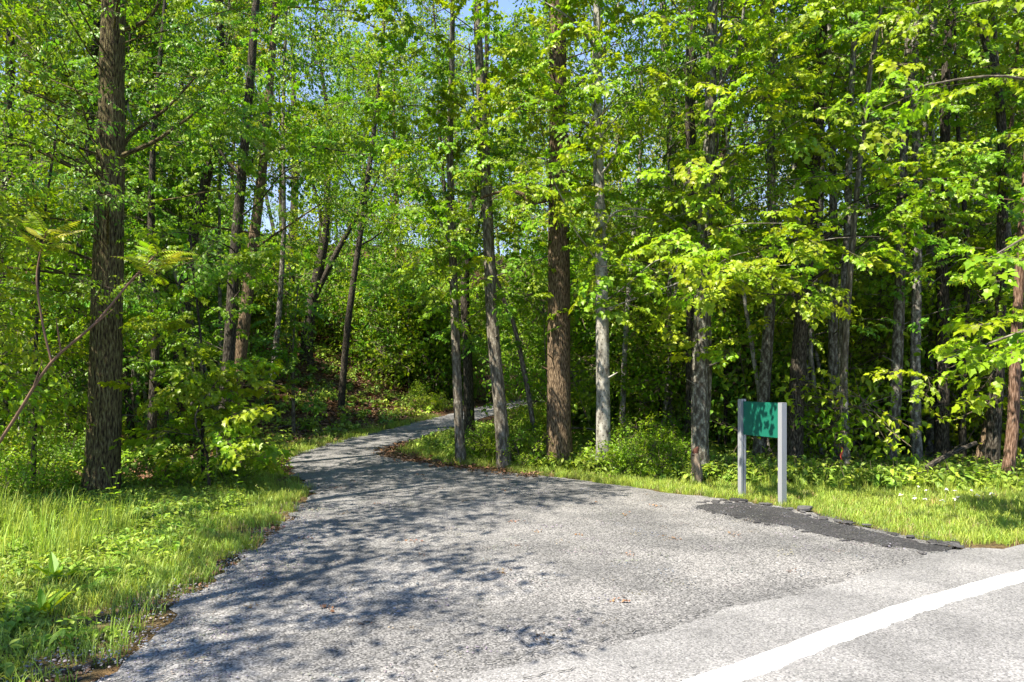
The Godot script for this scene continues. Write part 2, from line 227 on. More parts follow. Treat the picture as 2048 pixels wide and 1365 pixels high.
func rod(v: PackedVector3Array, c: PackedColorArray, a: Vector3, b: Vector3, r: float, tint: Color) -> void:
	var d := (b - a).normalized()
	var x := d.cross(Vector3(0.21, 0.9, 0.37)).normalized() * r
	var z := x.cross(d).normalized() * r
	for k in 3:
		var o := x * cos(TAU * k / 3) + z * sin(TAU * k / 3)
		var q := x * cos(TAU * (k + 1) / 3) + z * sin(TAU * (k + 1) / 3)
		v.append_array([a + o, b + o * 0.5, a + q, a + q, b + o * 0.5, b + q * 0.5])
		for j in 6: c.append(tint)

func solid(profile: PackedVector2Array, depth: float, bevel := 0.0) -> ArrayMesh:
	# prism of an outline in x/y, extruded along z, corners bevelled by insetting both end faces
	var st := SurfaceTool.new()
	st.begin(Mesh.PRIMITIVE_TRIANGLES)
	st.set_smooth_group(-1)
	var n := profile.size()
	var mid := Vector2.ZERO
	for p in profile: mid += p / n
	var rings := []
	for e in [[-depth / 2, bevel], [-depth / 2 + bevel, 0.0], [depth / 2 - bevel, 0.0], [depth / 2, bevel]]:
		var ring := []
		for p in profile:
			var q: Vector2 = p - (p - mid).normalized() * e[1]
			ring.append(Vector3(q.x, q.y, e[0]))
		rings.append(ring)
	for i in 3:
		for k in n:
			var l := (k + 1) % n
			for w in [rings[i][k], rings[i + 1][k], rings[i][l], rings[i][l], rings[i + 1][k], rings[i + 1][l]]: st.add_vertex(w)
	var tri := Geometry2D.triangulate_polygon(profile)
	for ring in [rings[0], rings[3]]:
		for k in tri: st.add_vertex(ring[k])
	st.generate_normals()
	return st.commit()


# ---------- materials ----------
func grey(seed_: int, kind: int, freq: float, size: int, octaves := 4) -> PackedByteArray:
	var f := FastNoiseLite.new()
	f.seed = seed_
	f.noise_type = kind
	f.frequency = freq
	f.fractal_octaves = octaves
	if kind == FastNoiseLite.TYPE_CELLULAR:
		f.fractal_type = FastNoiseLite.FRACTAL_NONE
		f.cellular_return_type = FastNoiseLite.RETURN_CELL_VALUE if octaves == 1 else FastNoiseLite.RETURN_DISTANCE
	var im := f.get_seamless_image(size, size, false, false, 0.08)
	im.convert(Image.FORMAT_L8)
	return im.get_data()

func picture(size: int, rgb: PackedByteArray) -> ImageTexture:
	return ImageTexture.create_from_image(Image.create_from_data(size, size, false, Image.FORMAT_RGB8, rgb))

func height_picture(size: int, g: PackedByteArray) -> ImageTexture:
	return ImageTexture.create_from_image(Image.create_from_data(size, size, false, Image.FORMAT_L8, g))

func s8(linear: float) -> int:
	return int(clampf(Color(linear, 0, 0).linear_to_srgb().r, 0, 1) * 255)

func table(stops: Array) -> Array:
	# 256 colours (sRGB bytes) between linear stops [position, r, g, b]
	var out := []
	for i in 256:
		var t := i / 255.0
		var k := 0
		while k < stops.size() - 2 and stops[k + 1][0] < t: k += 1
		var a: Array = stops[k]
		var b: Array = stops[k + 1]
		var f := clampf((t - a[0]) / (b[0] - a[0]), 0, 1)
		out.append([s8(lerpf(a[1], b[1], f)), s8(lerpf(a[2], b[2], f)), s8(lerpf(a[3], b[3], f))])
	return out

func make_materials() -> void:
	# chip-seal: stones of many greys in a dark binder
	var size := 1024
	var cells := grey(11, FastNoiseLite.TYPE_CELLULAR, 0.085, size, 1)
	var dist := grey(11, FastNoiseLite.TYPE_CELLULAR, 0.085, size, 2)
	var fine := grey(12, FastNoiseLite.TYPE_SIMPLEX, 0.3, size, 2)
	var cloud := grey(13, FastNoiseLite.TYPE_SIMPLEX_SMOOTH, 0.006, size, 5)
	for kind in ["drive", "road", "patch"]:
		var stone: Array
		if kind == "drive": stone = table([[0.0, 0.025, 0.025, 0.026], [0.2, 0.078, 0.078, 0.079], [0.42, 0.145, 0.145, 0.145], [0.62, 0.20, 0.20, 0.20], [0.86, 0.285, 0.284, 0.283], [1.0, 0.46, 0.46, 0.46]])
		elif kind == "road": stone = table([[0.0, 0.06, 0.06, 0.061], [0.3, 0.15, 0.15, 0.151], [0.6, 0.205, 0.205, 0.205], [0.9, 0.28, 0.28, 0.279], [1.0, 0.41, 0.41, 0.41]])
		else: stone = table([[0.0, 0.012, 0.012, 0.013], [0.5, 0.026, 0.026, 0.028], [0.8, 0.05, 0.05, 0.052], [0.93, 0.11, 0.108, 0.105], [1.0, 0.35, 0.34, 0.33]])
		var rgb := PackedByteArray()
		rgb.resize(size * size * 3)
		var hi := PackedByteArray()
		hi.resize(size * size)
		for i in size * size:
			var gap := clampi(dist[i] - (150 if kind == "drive" else 175), 0, 60) / 60.0
			var at := clampi(int(cells[i] * 0.75 + fine[i] * 0.25 + (cloud[i] - 128) * 0.12), 0, 255)
			var c: Array = stone[at]
			var dark := 1.0 - 0.55 * gap
			rgb[i * 3] = int(c[0] * dark)
			rgb[i * 3 + 1] = int(c[1] * dark)
			rgb[i * 3 + 2] = int(c[2] * dark)
			hi[i] = clampi(255 - dist[i] + fine[i] / 8, 0, 255)
		var m := StandardMaterial3D.new()
		m.albedo_texture = picture(size, rgb)
		m.roughness = 0.82
		m.metallic_specular = 0.45
		m.heightmap_enabled = true
		m.heightmap_texture = height_picture(size, hi)
		m.heightmap_scale = {"drive": 0.26, "road": 0.15, "patch": 0.4}[kind]
		var per: float = {"drive": 1.0, "road": 1.25, "patch": 0.9}[kind]
		m.uv1_scale = Vector3(per, per, per)
		# stains and worn tracks, much coarser, on the second layer
		var blot := PackedByteArray()
		blot.resize(512 * 512 * 3)
		var b1 := grey(21 + kind.length(), FastNoiseLite.TYPE_SIMPLEX_SMOOTH, 0.012, 512, 6)
		for i in 512 * 512:
			var t := clampf((b1[i] - 60) / 130.0, 0, 1)
			var warm := 0.97 if kind == "drive" else 0.98
			var low := 206 if kind == "drive" else 212
			blot[i * 3] = int(lerpf(low, 255, t))
			blot[i * 3 + 1] = int(lerpf(low - 2, 255 * (0.5 + warm / 2), t))
			blot[i * 3 + 2] = int(lerpf(low - 4, 255 * warm, t))
		m.detail_enabled = true
		m.detail_uv_layer = BaseMaterial3D.DETAIL_UV_2
		m.detail_blend_mode = BaseMaterial3D.BLEND_MODE_MUL
		m.detail_albedo = picture(512, blot)
		m.uv2_scale = Vector3(0.13, 0.13, 0.13)
		mats[kind] = m
	# bark
	var ridge := grey(31, FastNoiseLite.TYPE_SIMPLEX_SMOOTH, 0.02, 512, 5)
	var patchy := grey(32, FastNoiseLite.TYPE_SIMPLEX_SMOOTH, 0.008, 512, 4)
	var knots := grey(33, FastNoiseLite.TYPE_CELLULAR, 0.022, 512, 2)
	var grain := grey(34, FastNoiseLite.TYPE_SIMPLEX, 0.12, 512, 3)
	var looks := {
		"brown": [[[0.0, 0.035, 0.024, 0.015], [0.4, 0.10, 0.070, 0.042], [0.7, 0.19, 0.135, 0.082], [1.0, 0.29, 0.215, 0.14]], 1.6, Vector3(4.2, 0.8, 1)],
		"mossy": [[[0.0, 0.028, 0.022, 0.012], [0.4, 0.095, 0.07, 0.04], [0.62, 0.14, 0.11, 0.055], [0.8, 0.13, 0.13, 0.04], [1.0, 0.22, 0.185, 0.105]], 1.8, Vector3(4.0, 0.8, 1)],
		"dark": [[[0.0, 0.016, 0.013, 0.010], [0.5, 0.05, 0.042, 0.032], [0.8, 0.095, 0.082, 0.062], [1.0, 0.15, 0.135, 0.11]], 1.2, Vector3(4.2, 0.9, 1)],
		"red": [[[0.0, 0.05, 0.028, 0.018], [0.5, 0.15, 0.088, 0.058], [1.0, 0.30, 0.20, 0.145]], 1.1, Vector3(4.6, 0.6, 1)],
		"grey": [[[0.0, 0.05, 0.043, 0.034], [0.45, 0.11, 0.093, 0.07], [0.7, 0.17, 0.15, 0.115], [1.0, 0.29, 0.265, 0.215]], 0.7, Vector3(2.6, 1.3, 1)],
		"lichen": [[[0.0, 0.035, 0.030, 0.024], [0.4, 0.09, 0.078, 0.062], [0.62, 0.13, 0.115, 0.092], [0.75, 0.20, 0.19, 0.155], [1.0, 0.32, 0.31, 0.26]], 0.8, Vector3(2.4, 1.6, 1)],
		"pale": [[[0.0, 0.065, 0.057, 0.048], [0.3, 0.20, 0.185, 0.155], [0.6, 0.295, 0.28, 0.24], [1.0, 0.40, 0.385, 0.345]], 0.3, Vector3(1.3, 1.0, 1)],
		"birch": [[[0.0, 0.055, 0.05, 0.044], [0.36, 0.10, 0.09, 0.075], [0.6, 0.18, 0.17, 0.145], [1.0, 0.36, 0.345, 0.31]], 0.5, Vector3(2.0, 1.7, 1)],
	}
	for name_ in looks:
		var look: Array = looks[name_]
		var ramp := table(look[0])
		var rgb := PackedByteArray()
		rgb.resize(512 * 512 * 3)
		var hi := PackedByteArray()
		hi.resize(512 * 512)
		var smooth_bark: bool = name_ in ["pale", "birch", "grey", "lichen"]
		for i in 512 * 512:
			var w: float
			if smooth_bark:
				w = patchy[i] * 0.75 + ridge[i] * 0.25 + (grain[i] - 128) * 0.25
				w = (w - 128) * 1.5 + 140
				if name_ == "pale" or name_ == "birch": w -= maxf(0, 46 - knots[i]) * 5.0
			else: w = (ridge[i] - 128) * 1.5 + 128 + (grain[i] - 128) * 0.4 + (patchy[i] - 128) * (0.9 if name_ == "mossy" else 0.35)
			var c: Array = ramp[clampi(int(w), 0, 255)]
			rgb[i * 3] = c[0]
			rgb[i * 3 + 1] = c[1]
			rgb[i * 3 + 2] = c[2]
			hi[i] = clampi(int(ridge[i] * 0.8 + grain[i] * 0.2), 0, 255)
		var m := StandardMaterial3D.new()
		m.albedo_texture = picture(512, rgb)
		m.roughness = 0.92
		m.metallic_specular = 0.25
		m.heightmap_enabled = true
		m.heightmap_texture = height_picture(512, hi)
		m.heightmap_scale = look[1]
		m.uv1_scale = look[2]
		mats[name_] = m
	# soil and old leaves
	var soil := PackedByteArray()
	soil.resize(1024 * 1024 * 3)
	var f1 := grey(41, FastNoiseLite.TYPE_CELLULAR, 0.05, 1024, 1)
	var f2 := grey(42, FastNoiseLite.TYPE_SIMPLEX, 0.09, 1024, 4)
	var earth := table([[0.0, 0.18, 0.16, 0.13], [0.35, 0.48, 0.44, 0.38], [0.7, 0.8, 0.74, 0.66], [1.0, 1.0, 0.97, 0.92]])
	var sh := PackedByteArray()
	sh.resize(1024 * 1024)
	for i in 1024 * 1024:
		var w := clampi(int(f1[i] * 0.5 + f2[i] * 0.5), 0, 255)
		var c: Array = earth[w]
		soil[i * 3] = c[0]
		soil[i * 3 + 1] = c[1]
		soil[i * 3 + 2] = c[2]
		sh[i] = w
	var g := StandardMaterial3D.new()
	g.albedo_texture = picture(1024, soil)
	g.vertex_color_use_as_albedo = true
	g.roughness = 0.95
	g.metallic_specular = 0.2
	g.heightmap_enabled = true
	g.heightmap_texture = height_picture(1024, sh)
	g.heightmap_scale = 2.0
	g.uv1_scale = Vector3(0.7, 0.7, 0.7)
	mats["ground"] = g
	# leaves: half of the light that is not absorbed passes through
	mats["leaf"] = leaf_material(0.5, Color(0.98, 1.0, 0.55), 0.42)
	mats["grass"] = leaf_material(0.42, Color(0.98, 1.0, 0.6), 0.5)
	mats["dead_leaf"] = leaf_material(0.1, Color(1, 0.8, 0.5), 0.8)
	mats["twig"] = plain(Color(0.11, 0.085, 0.06), 0.9)
	mats["stem_tan"] = plain(Color(0.17, 0.10, 0.065), 0.8)
	mats["dead_wood"] = mats["brown"]
	mats["flower"] = plain(Color(0.72, 0.68, 0.66), 0.7)
	var alu := plain(Color(0.33, 0.34, 0.36), 0.42)
	alu.metallic = 0.35
	mats["aluminium"] = alu
	mats["slot"] = plain(Color(0.03, 0.03, 0.032), 0.8)
	var green := plain(Color(0.009, 0.125, 0.08), 0.4)
	mats["sign_green"] = green
	var paint := plain(Color(1, 1, 1), 0.6)
	var worn := PackedByteArray()
	worn.resize(size * size * 3)
	for i in size * size:
		var chip := clampf((fine[i] * 0.5 + cells[i] * 0.35 + cloud[i] * 0.35 - 182) / 22.0, 0, 1)
		var w := lerpf(0.78, 0.30, chip)
		var q := s8(w)
		worn[i * 3] = q
		worn[i * 3 + 1] = q
		worn[i * 3 + 2] = int(q * 0.985)
	paint.albedo_texture = picture(size, worn)
	paint.heightmap_enabled = true
	paint.heightmap_texture = mats["road"].heightmap_texture
	paint.heightmap_scale = 0.25
	paint.uv1_scale = mats["road"].uv1_scale
	mats["paint"] = paint
	mats["crack"] = plain(Color(0.02, 0.02, 0.02), 0.95)
	mats["ribbon"] = plain(Color(0.75, 0.10, 0.05), 0.5)
	mats["snag_wood"] = plain(Color(0.24, 0.185, 0.135), 0.9)
	mats["snag_red"] = plain(Color(0.075, 0.03, 0.02), 0.95)
	var st := leaf_material(0.0, Color.WHITE, 0.75)
	st.backlight_enabled = false
	mats["stone"] = st

func plain(linear: Color, roughness: float) -> StandardMaterial3D:
	var m := StandardMaterial3D.new()
	m.albedo_color = linear.linear_to_srgb()
	m.roughness = roughness
	m.metallic_specular = 0.4
	return m

func leaf_material(through: float, hue: Color, roughness: float) -> StandardMaterial3D:
	var m := StandardMaterial3D.new()
	m.vertex_color_use_as_albedo = true
	m.roughness = roughness
	m.metallic_specular = 0.42
	m.backlight_enabled = true
	m.backlight = (hue * (through * 2.0)).linear_to_srgb()
	return m


# ---------- leaves and sprays ----------
const OUTLINES := {
	"maple": [Vector2(0, 0), Vector2(-0.1, 0.2), Vector2(0.1, 0.48), Vector2(0.32, 0.34), Vector2(0.62, 0.47), Vector2(0.68, 0.26), Vector2(1.0, 0)],
	"oval": [Vector2(0, 0), Vector2(0.22, 0.22), Vector2(0.5, 0.28), Vector2(0.8, 0.16), Vector2(1.0, 0)],
	"blade": [Vector2(0, 0), Vector2(0.25, 0.1), Vector2(0.6, 0.12), Vector2(0.85, 0.07), Vector2(1.0, 0)],
	"small": [Vector2(0, 0), Vector2(0.45, 0.3), Vector2(1.0, 0)],
}

func leaf_faces(v: PackedVector3Array, c: PackedColorArray, outline: Array, t: Transform3D, size: float, tint: Color, fold := 0.22, droop := 0.28) -> void:
	var mid := []
	var side := []
	for p in outline:
		mid.append(t * (Vector3(p.x, -droop * p.x * p.x, 0) * size))
		side.append(p)
	for s in [-1.0, 1.0]:
		for i in outline.size() - 1:
			var a: Vector2 = outline[i]
			var b: Vector2 = outline[i + 1]
			var hub := t * (Vector3(0.36, -droop * 0.13, 0) * size)
			v.append(hub)
			v.append(t * (Vector3(a.x, fold * a.y - droop * a.x * a.x, a.y * s) * size))
			v.append(t * (Vector3(b.x, fold * b.y - droop * b.x * b.x, b.y * s) * size))
			for k in 3: c.append(tint)

func spray_layout(kind: String, r: RandomNumberGenerator) -> Dictionary:
	# a flat, layered branchlet: [transform, size, tint] of each leaf and [from, to, radius] of each twig
	var leaves := []
	var twigs := []
	var length := 0.78
	var sag := r.randf_range(0.05, 0.2)
	var nodes := 6
	var last := Vector3.ZERO
	for i in nodes + 1:
		var t := float(i) / nodes
		var p := Vector3(length * t, 0.05 * sin(t * 3.0) - sag * t * t, 0.05 * sin(t * 5.0 + sag * 20))
		if i: twigs.append([last, p, 0.0045 * (1.15 - t)])
		last = p
		if i == 0: continue
		for s in [-1.0, 1.0]:
			if i == nodes and s > 0: continue
			if r.randf() < 0.1: continue
			var ang: float = s * r.randf_range(0.7, 1.15) if i < nodes else r.randf_range(-0.2, 0.2)
			var side_len := 0.36 * (1.05 - t) * r.randf_range(0.6, 1.15) + 0.03
			var dir := Vector3(cos(ang), r.randf_range(-0.12, 0.12), sin(ang))
			var e := p + dir * side_len
			twigs.append([p, e, 0.0028])
			var many := 1 + int(side_len / 0.1)
			for k in many + 1:
				var at := p.lerp(e, 1.0 - 0.8 * k / (many + 1))
				var yaw: float = ang + (0.0 if k == 0 else s * (1.0 if k % 2 else -0.8) * r.randf_range(0.6, 1.2))
				var b := Basis(Vector3.UP, -yaw) * Basis(Vector3(0, 0, 1), r.randf_range(-0.75, 0.12)) * Basis(Vector3(1, 0, 0), r.randf_range(-0.5, 0.5))
				var stalk := Vector3(cos(yaw), -0.25, sin(yaw)) * r.randf_range(0.02, 0.05)
				var size := (r.randf_range(0.085, 0.15) if kind == "maple" else r.randf_range(0.07, 0.115))
				var w := r.randf_range(0.72, 1.2)
				leaves.append([Transform3D(b, at + stalk), size, Color(w * r.randf_range(0.85, 1.15), w, w * r.randf_range(0.7, 1.2))])
	return {"leaves": leaves, "twigs": twigs}

func bake_spray(layout: Dictionary, outline: Array, leaf_mat: Material) -> ArrayMesh:
	var v := PackedVector3Array()
	var c := PackedColorArray()
	for l in layout.leaves: leaf_faces(v, c, outline, l[0], l[1], l[2], lerpf(-0.05, 0.5, fposmod(l[1] * 977.0, 1.0)), lerpf(0.0, 0.75, fposmod(l[1] * 577.0, 1.0)))
	var m := mesh_of(v, PackedInt32Array(), PackedVector3Array(), PackedVector2Array(), c)
	m.surface_set_material(0, leaf_mat)
	var tv := PackedVector3Array()
	var tc := PackedColorArray()
	for t in layout.twigs: rod(tv, tc, t[0], t[1], t[2], Color.WHITE)
	if tv.size():
		var a := []
		a.resize(Mesh.ARRAY_MAX)
		a[Mesh.ARRAY_VERTEX] = tv
		a[Mesh.ARRAY_COLOR] = tc
		m.add_surface_from_arrays(Mesh.PRIMITIVE_TRIANGLES, a)
		m.surface_set_material(1, mats["twig"])
	return m

func make_sprays() -> void:
	var r := RandomNumberGenerator.new()
	for kind in ["maple", "oval"]:
		sprays[kind] = []
		sprays[kind + "_layout"] = []
		for i in 5:
			r.seed = 100 + i + kind.length() * 10
			var l := spray_layout(kind, r)
			sprays[kind + "_layout"].append(l)
			sprays[kind].append(bake_spray(l, OUTLINES[kind], mats["leaf"]))
	# loose clusters for trees deep in the woods: a bough's worth of small leaves in layers
	sprays["cluster"] = []
	for i in 5:
		r.seed = 200 + i
		var leaves := []
		var twigs := []
		for k in 9:
			var dir := Vector3(r.randf_range(-1, 1), r.randf_range(-0.35, 0.4), r.randf_range(-1, 1)).normalized()
			var reach := r.randf_range(0.5, 1.0)
			twigs.append([Vector3.ZERO, dir * reach, 0.007])
			for q in 15:
				var at := dir * reach * r.randf_range(0.35, 1.05) + Vector3(r.randfn(0, 0.13), r.randfn(0, 0.06), r.randfn(0, 0.13))
				var b := Basis(Vector3.UP, r.randf() * TAU) * Basis(Vector3(0, 0, 1), r.randf_range(-0.9, 0.2)) * Basis(Vector3(1, 0, 0), r.randf_range(-0.6, 0.6))
				var w := r.randf_range(0.7, 1.2)
				leaves.append([Transform3D(b, at), r.randf_range(0.075, 0.125), Color(w * r.randf_range(0.85, 1.15), w, w)])
		sprays["cluster"].append(bake_spray({"leaves": leaves, "twigs": twigs}, OUTLINES["oval"] if i % 2 else OUTLINES["small"], mats["leaf"]))
	# low plants
	sprays["weed"] = []
	for i in 4:
		r.seed = 300 + i
		var leaves := []
		var twigs := []
		for k in 5:
			var a := r.randf() * TAU
			var foot := Vector3(r.randf_range(-0.08, 0.08), 0, r.randf_range(-0.08, 0.08))
			var top := foot + Vector3(cos(a) * 0.07, r.randf_range(0.06, 0.22), sin(a) * 0.07)
			twigs.append([foot, top, 0.002])
			for q in 6:
				var yaw := r.randf() * TAU
				var at := foot.lerp(top, r.randf_range(0.35, 1.0))
				var b := Basis(Vector3.UP, yaw) * Basis(Vector3(0, 0, 1), r.randf_range(-0.5, 0.5)) * Basis(Vector3(1, 0, 0), r.randf_range(-0.4, 0.4))
				var w := r.randf_range(0.75, 1.2)
				leaves.append([Transform3D(b, at), r.randf_range(0.035, 0.085), Color(w * r.randf_range(0.9, 1.15), w, w)])
		sprays["weed"].append(bake_spray({"leaves": leaves, "twigs": twigs}, OUTLINES["oval"], mats["grass"]))
	sprays["bush"] = []
	for i in 3:
		r.seed = 330 + i
		var leaves := []
		var twigs := []
		for k in 7:
			var dir := Vector3(r.randf_range(-1, 1), r.randf_range(0.2, 1.2), r.randf_range(-1, 1)).normalized() * r.randf_range(0.25, 0.42)
			twigs.append([Vector3.ZERO, dir, 0.003])
			for q in 9:
				var b := Basis(Vector3.UP, r.randf() * TAU) * Basis(Vector3(0, 0, 1), r.randf_range(-0.7, 0.3)) * Basis(Vector3(1, 0, 0), r.randf_range(-0.5, 0.5))
				var w := r.randf_range(0.7, 1.2)
				leaves.append([Transform3D(b, dir * r.randf_range(0.3, 1.05) + Vector3(r.randfn(0, 0.04), r.randfn(0, 0.03), r.randfn(0, 0.04))), r.randf_range(0.04, 0.075), Color(w * r.randf_range(0.9, 1.15), w, w)])
		sprays["bush"].append(bake_spray({"leaves": leaves, "twigs": twigs}, OUTLINES["oval"], mats["leaf"]))
	sprays["tuft"] = []
	for i in 4:
		r.seed = 350 + i
		var v := PackedVector3Array()
		var c := PackedColorArray()
		for k in 18: blade(v, c, Vector3(r.randfn(0, 0.035), 0, r.randfn(0, 0.035)), r.randf() * TAU, r.randf_range(0.05, 0.14), r.randf_range(0.0015, 0.003), r.randf_range(0.2, 0.9), r.randf_range(0.75, 1.2))
		var m := mesh_of(v, PackedInt32Array(), PackedVector3Array(), PackedVector2Array(), c)
		m.surface_set_material(0, mats["grass"])
		sprays["tuft"].append(m)
	sprays["tall"] = []
	for i in 3:
		r.seed = 370 + i
		var v := PackedVector3Array()
		var c := PackedColorArray()
		for k in 16: blade(v, c, Vector3(r.randfn(0, 0.04), 0, r.randfn(0, 0.04)), r.randf() * TAU, r.randf_range(0.25, 0.5), r.randf_range(0.0025, 0.004), r.randf_range(0.08, 0.4), r.randf_range(0.75, 1.2))
		var m := mesh_of(v, PackedInt32Array(), PackedVector3Array(), PackedVector2Array(), c)
		m.surface_set_material(0, mats["grass"])
		sprays["tall"].append(m)
	sprays["litter"] = []
	for i in 3:
		r.seed = 390 + i
		var v := PackedVector3Array()
		var c := PackedColorArray()
		for k in 14:
			var b := Basis(Vector3.UP, r.randf() * TAU) * Basis(Vector3(0, 0, 1), r.randf_range(-0.3, 0.5)) * Basis(Vector3(1, 0, 0), r.randf_range(-0.6, 0.6))
			var w := r.randf_range(0.5, 1.3)
			leaf_faces(v, c, OUTLINES["oval"] if k % 3 else OUTLINES["maple"], Transform3D(b, Vector3(r.randfn(0, 0.17), r.randf_range(0.005, 0.03), r.randfn(0, 0.17))), r.randf_range(0.05, 0.10), Color(w, w * r.randf_range(0.85, 1.05), w * r.randf_range(0.7, 1.1)), r.randf_range(-0.3, 0.6), r.randf_range(-0.3, 0.5))
		var m := mesh_of(v, PackedInt32Array(), PackedVector3Array(), PackedVector2Array(), c)
		m.surface_set_material(0, mats["dead_leaf"])
		sprays["litter"].append(m)
	sprays["pebble"] = []
	for i in 3:
		r.seed = 400 + i
		var v := PackedVector3Array()
		var c := PackedColorArray()
		for k in 10:
			var at := Vector3(r.randfn(0, 0.09), 0.004, r.randfn(0, 0.09))
			var s := r.randf_range(0.006, 0.016)
			var w := r.randf_range(0.5, 1.3)
			var ring := []
			for q in 5: ring.append(at + Vector3(cos(TAU * q / 5 + k) * s * r.randf_range(0.7, 1.3), r.randf_range(-0.2, 0.3) * s, sin(TAU * q / 5 + k) * s * r.randf_range(0.7, 1.2)))
			var top := at + Vector3(r.randfn(0, 0.2) * s, s * r.randf_range(0.5, 0.9), r.randfn(0, 0.2) * s)
			for q in 5:
				v.append_array([ring[q], top, ring[(q + 1) % 5]])
				for j in 3: c.append(Color(w, w, w))
		var m := mesh_of(v, PackedInt32Array(), PackedVector3Array(), PackedVector2Array(), c)
		m.surface_set_material(0, mats["stone"])
		sprays["pebble"].append(m)

func blade(v: PackedVector3Array, c: PackedColorArray, foot: Vector3, yaw: float, tall: float, half: float, bend: float, w: float) -> void:
	var out := Vector3(cos(yaw), 0, sin(yaw))
	var side := Vector3(-out.z, 0, out.x) * half
	var p1 := foot + Vector3.UP * tall * 0.5 + out * tall * bend * 0.18
	var p2 := foot + Vector3.UP * tall * 0.85 + out * tall * bend * 0.6
	var p3 := foot + Vector3.UP * tall * (1.0 - bend * 0.15) + out * tall * bend
	v.append_array([foot - side, p1 - side, foot + side, foot + side, p1 - side, p1 + side, p1 - side, p2 - side * 0.7, p1 + side, p1 + side, p2 - side * 0.7, p2 + side * 0.7, p2 - side * 0.7, p3, p2 + side * 0.7])
	for k in 15: c.append(Color(w * 1.03, w, w * 0.9))


# ---------- trees ----------
const GRASS_GREEN := Color(0.33, 0.45, 0.075)
const WEED_GREEN := Color(0.27, 0.41, 0.05)
const LITTER_BROWN := Color(0.23, 0.14, 0.08)
const TINTS := [Color(0.215, 0.37, 0.018), Color(0.155, 0.31, 0.022), Color(0.28, 0.415, 0.016), Color(0.36, 0.40, 0.035)]

func tint_near(base: Color, r: RandomNumberGenerator) -> Color:
	var w := r.randf_range(0.82, 1.2)
	return Color(base.r * w * r.randf_range(0.8, 1.25), base.g * w, base.b * w * r.randf_range(0.6, 1.3))

func spray_at(p: Vector3, yaw: float, r: RandomNumberGenerator, size := 1.0) -> Transform3D:
	var b := Basis(Vector3.UP, yaw) * Basis(Vector3(0, 0, 1), r.randf_range(-0.75, 0.3)) * Basis(Vector3(1, 0, 0), r.randf_range(-0.65, 0.65))
	return Transform3D(b.scaled(Vector3.ONE * size * r.randf_range(0.65, 1.3)), p)

func limb_points(from: Vector3, yaw: float, length: float, rise: float, r: RandomNumberGenerator) -> Array:
	var p := [from]
	var dir := Vector3(cos(yaw), rise, -sin(yaw)).normalized()
	var steps := 5
	for i in steps:
		dir = (dir + Vector3(r.randfn(0, 0.13), r.randfn(0, 0.08) - 0.05, r.randfn(0, 0.13))).normalized()
		p.append(p[-1] + dir * length / steps)
	return p

func height_on(path: Array, y: float) -> Vector3:
	for i in path.size() - 1:
		if path[i + 1].y >= y: return path[i].lerp(path[i + 1], clampf((y - path[i].y) / maxf(0.01, path[i + 1].y - path[i].y), 0, 1))
	return path[-1]

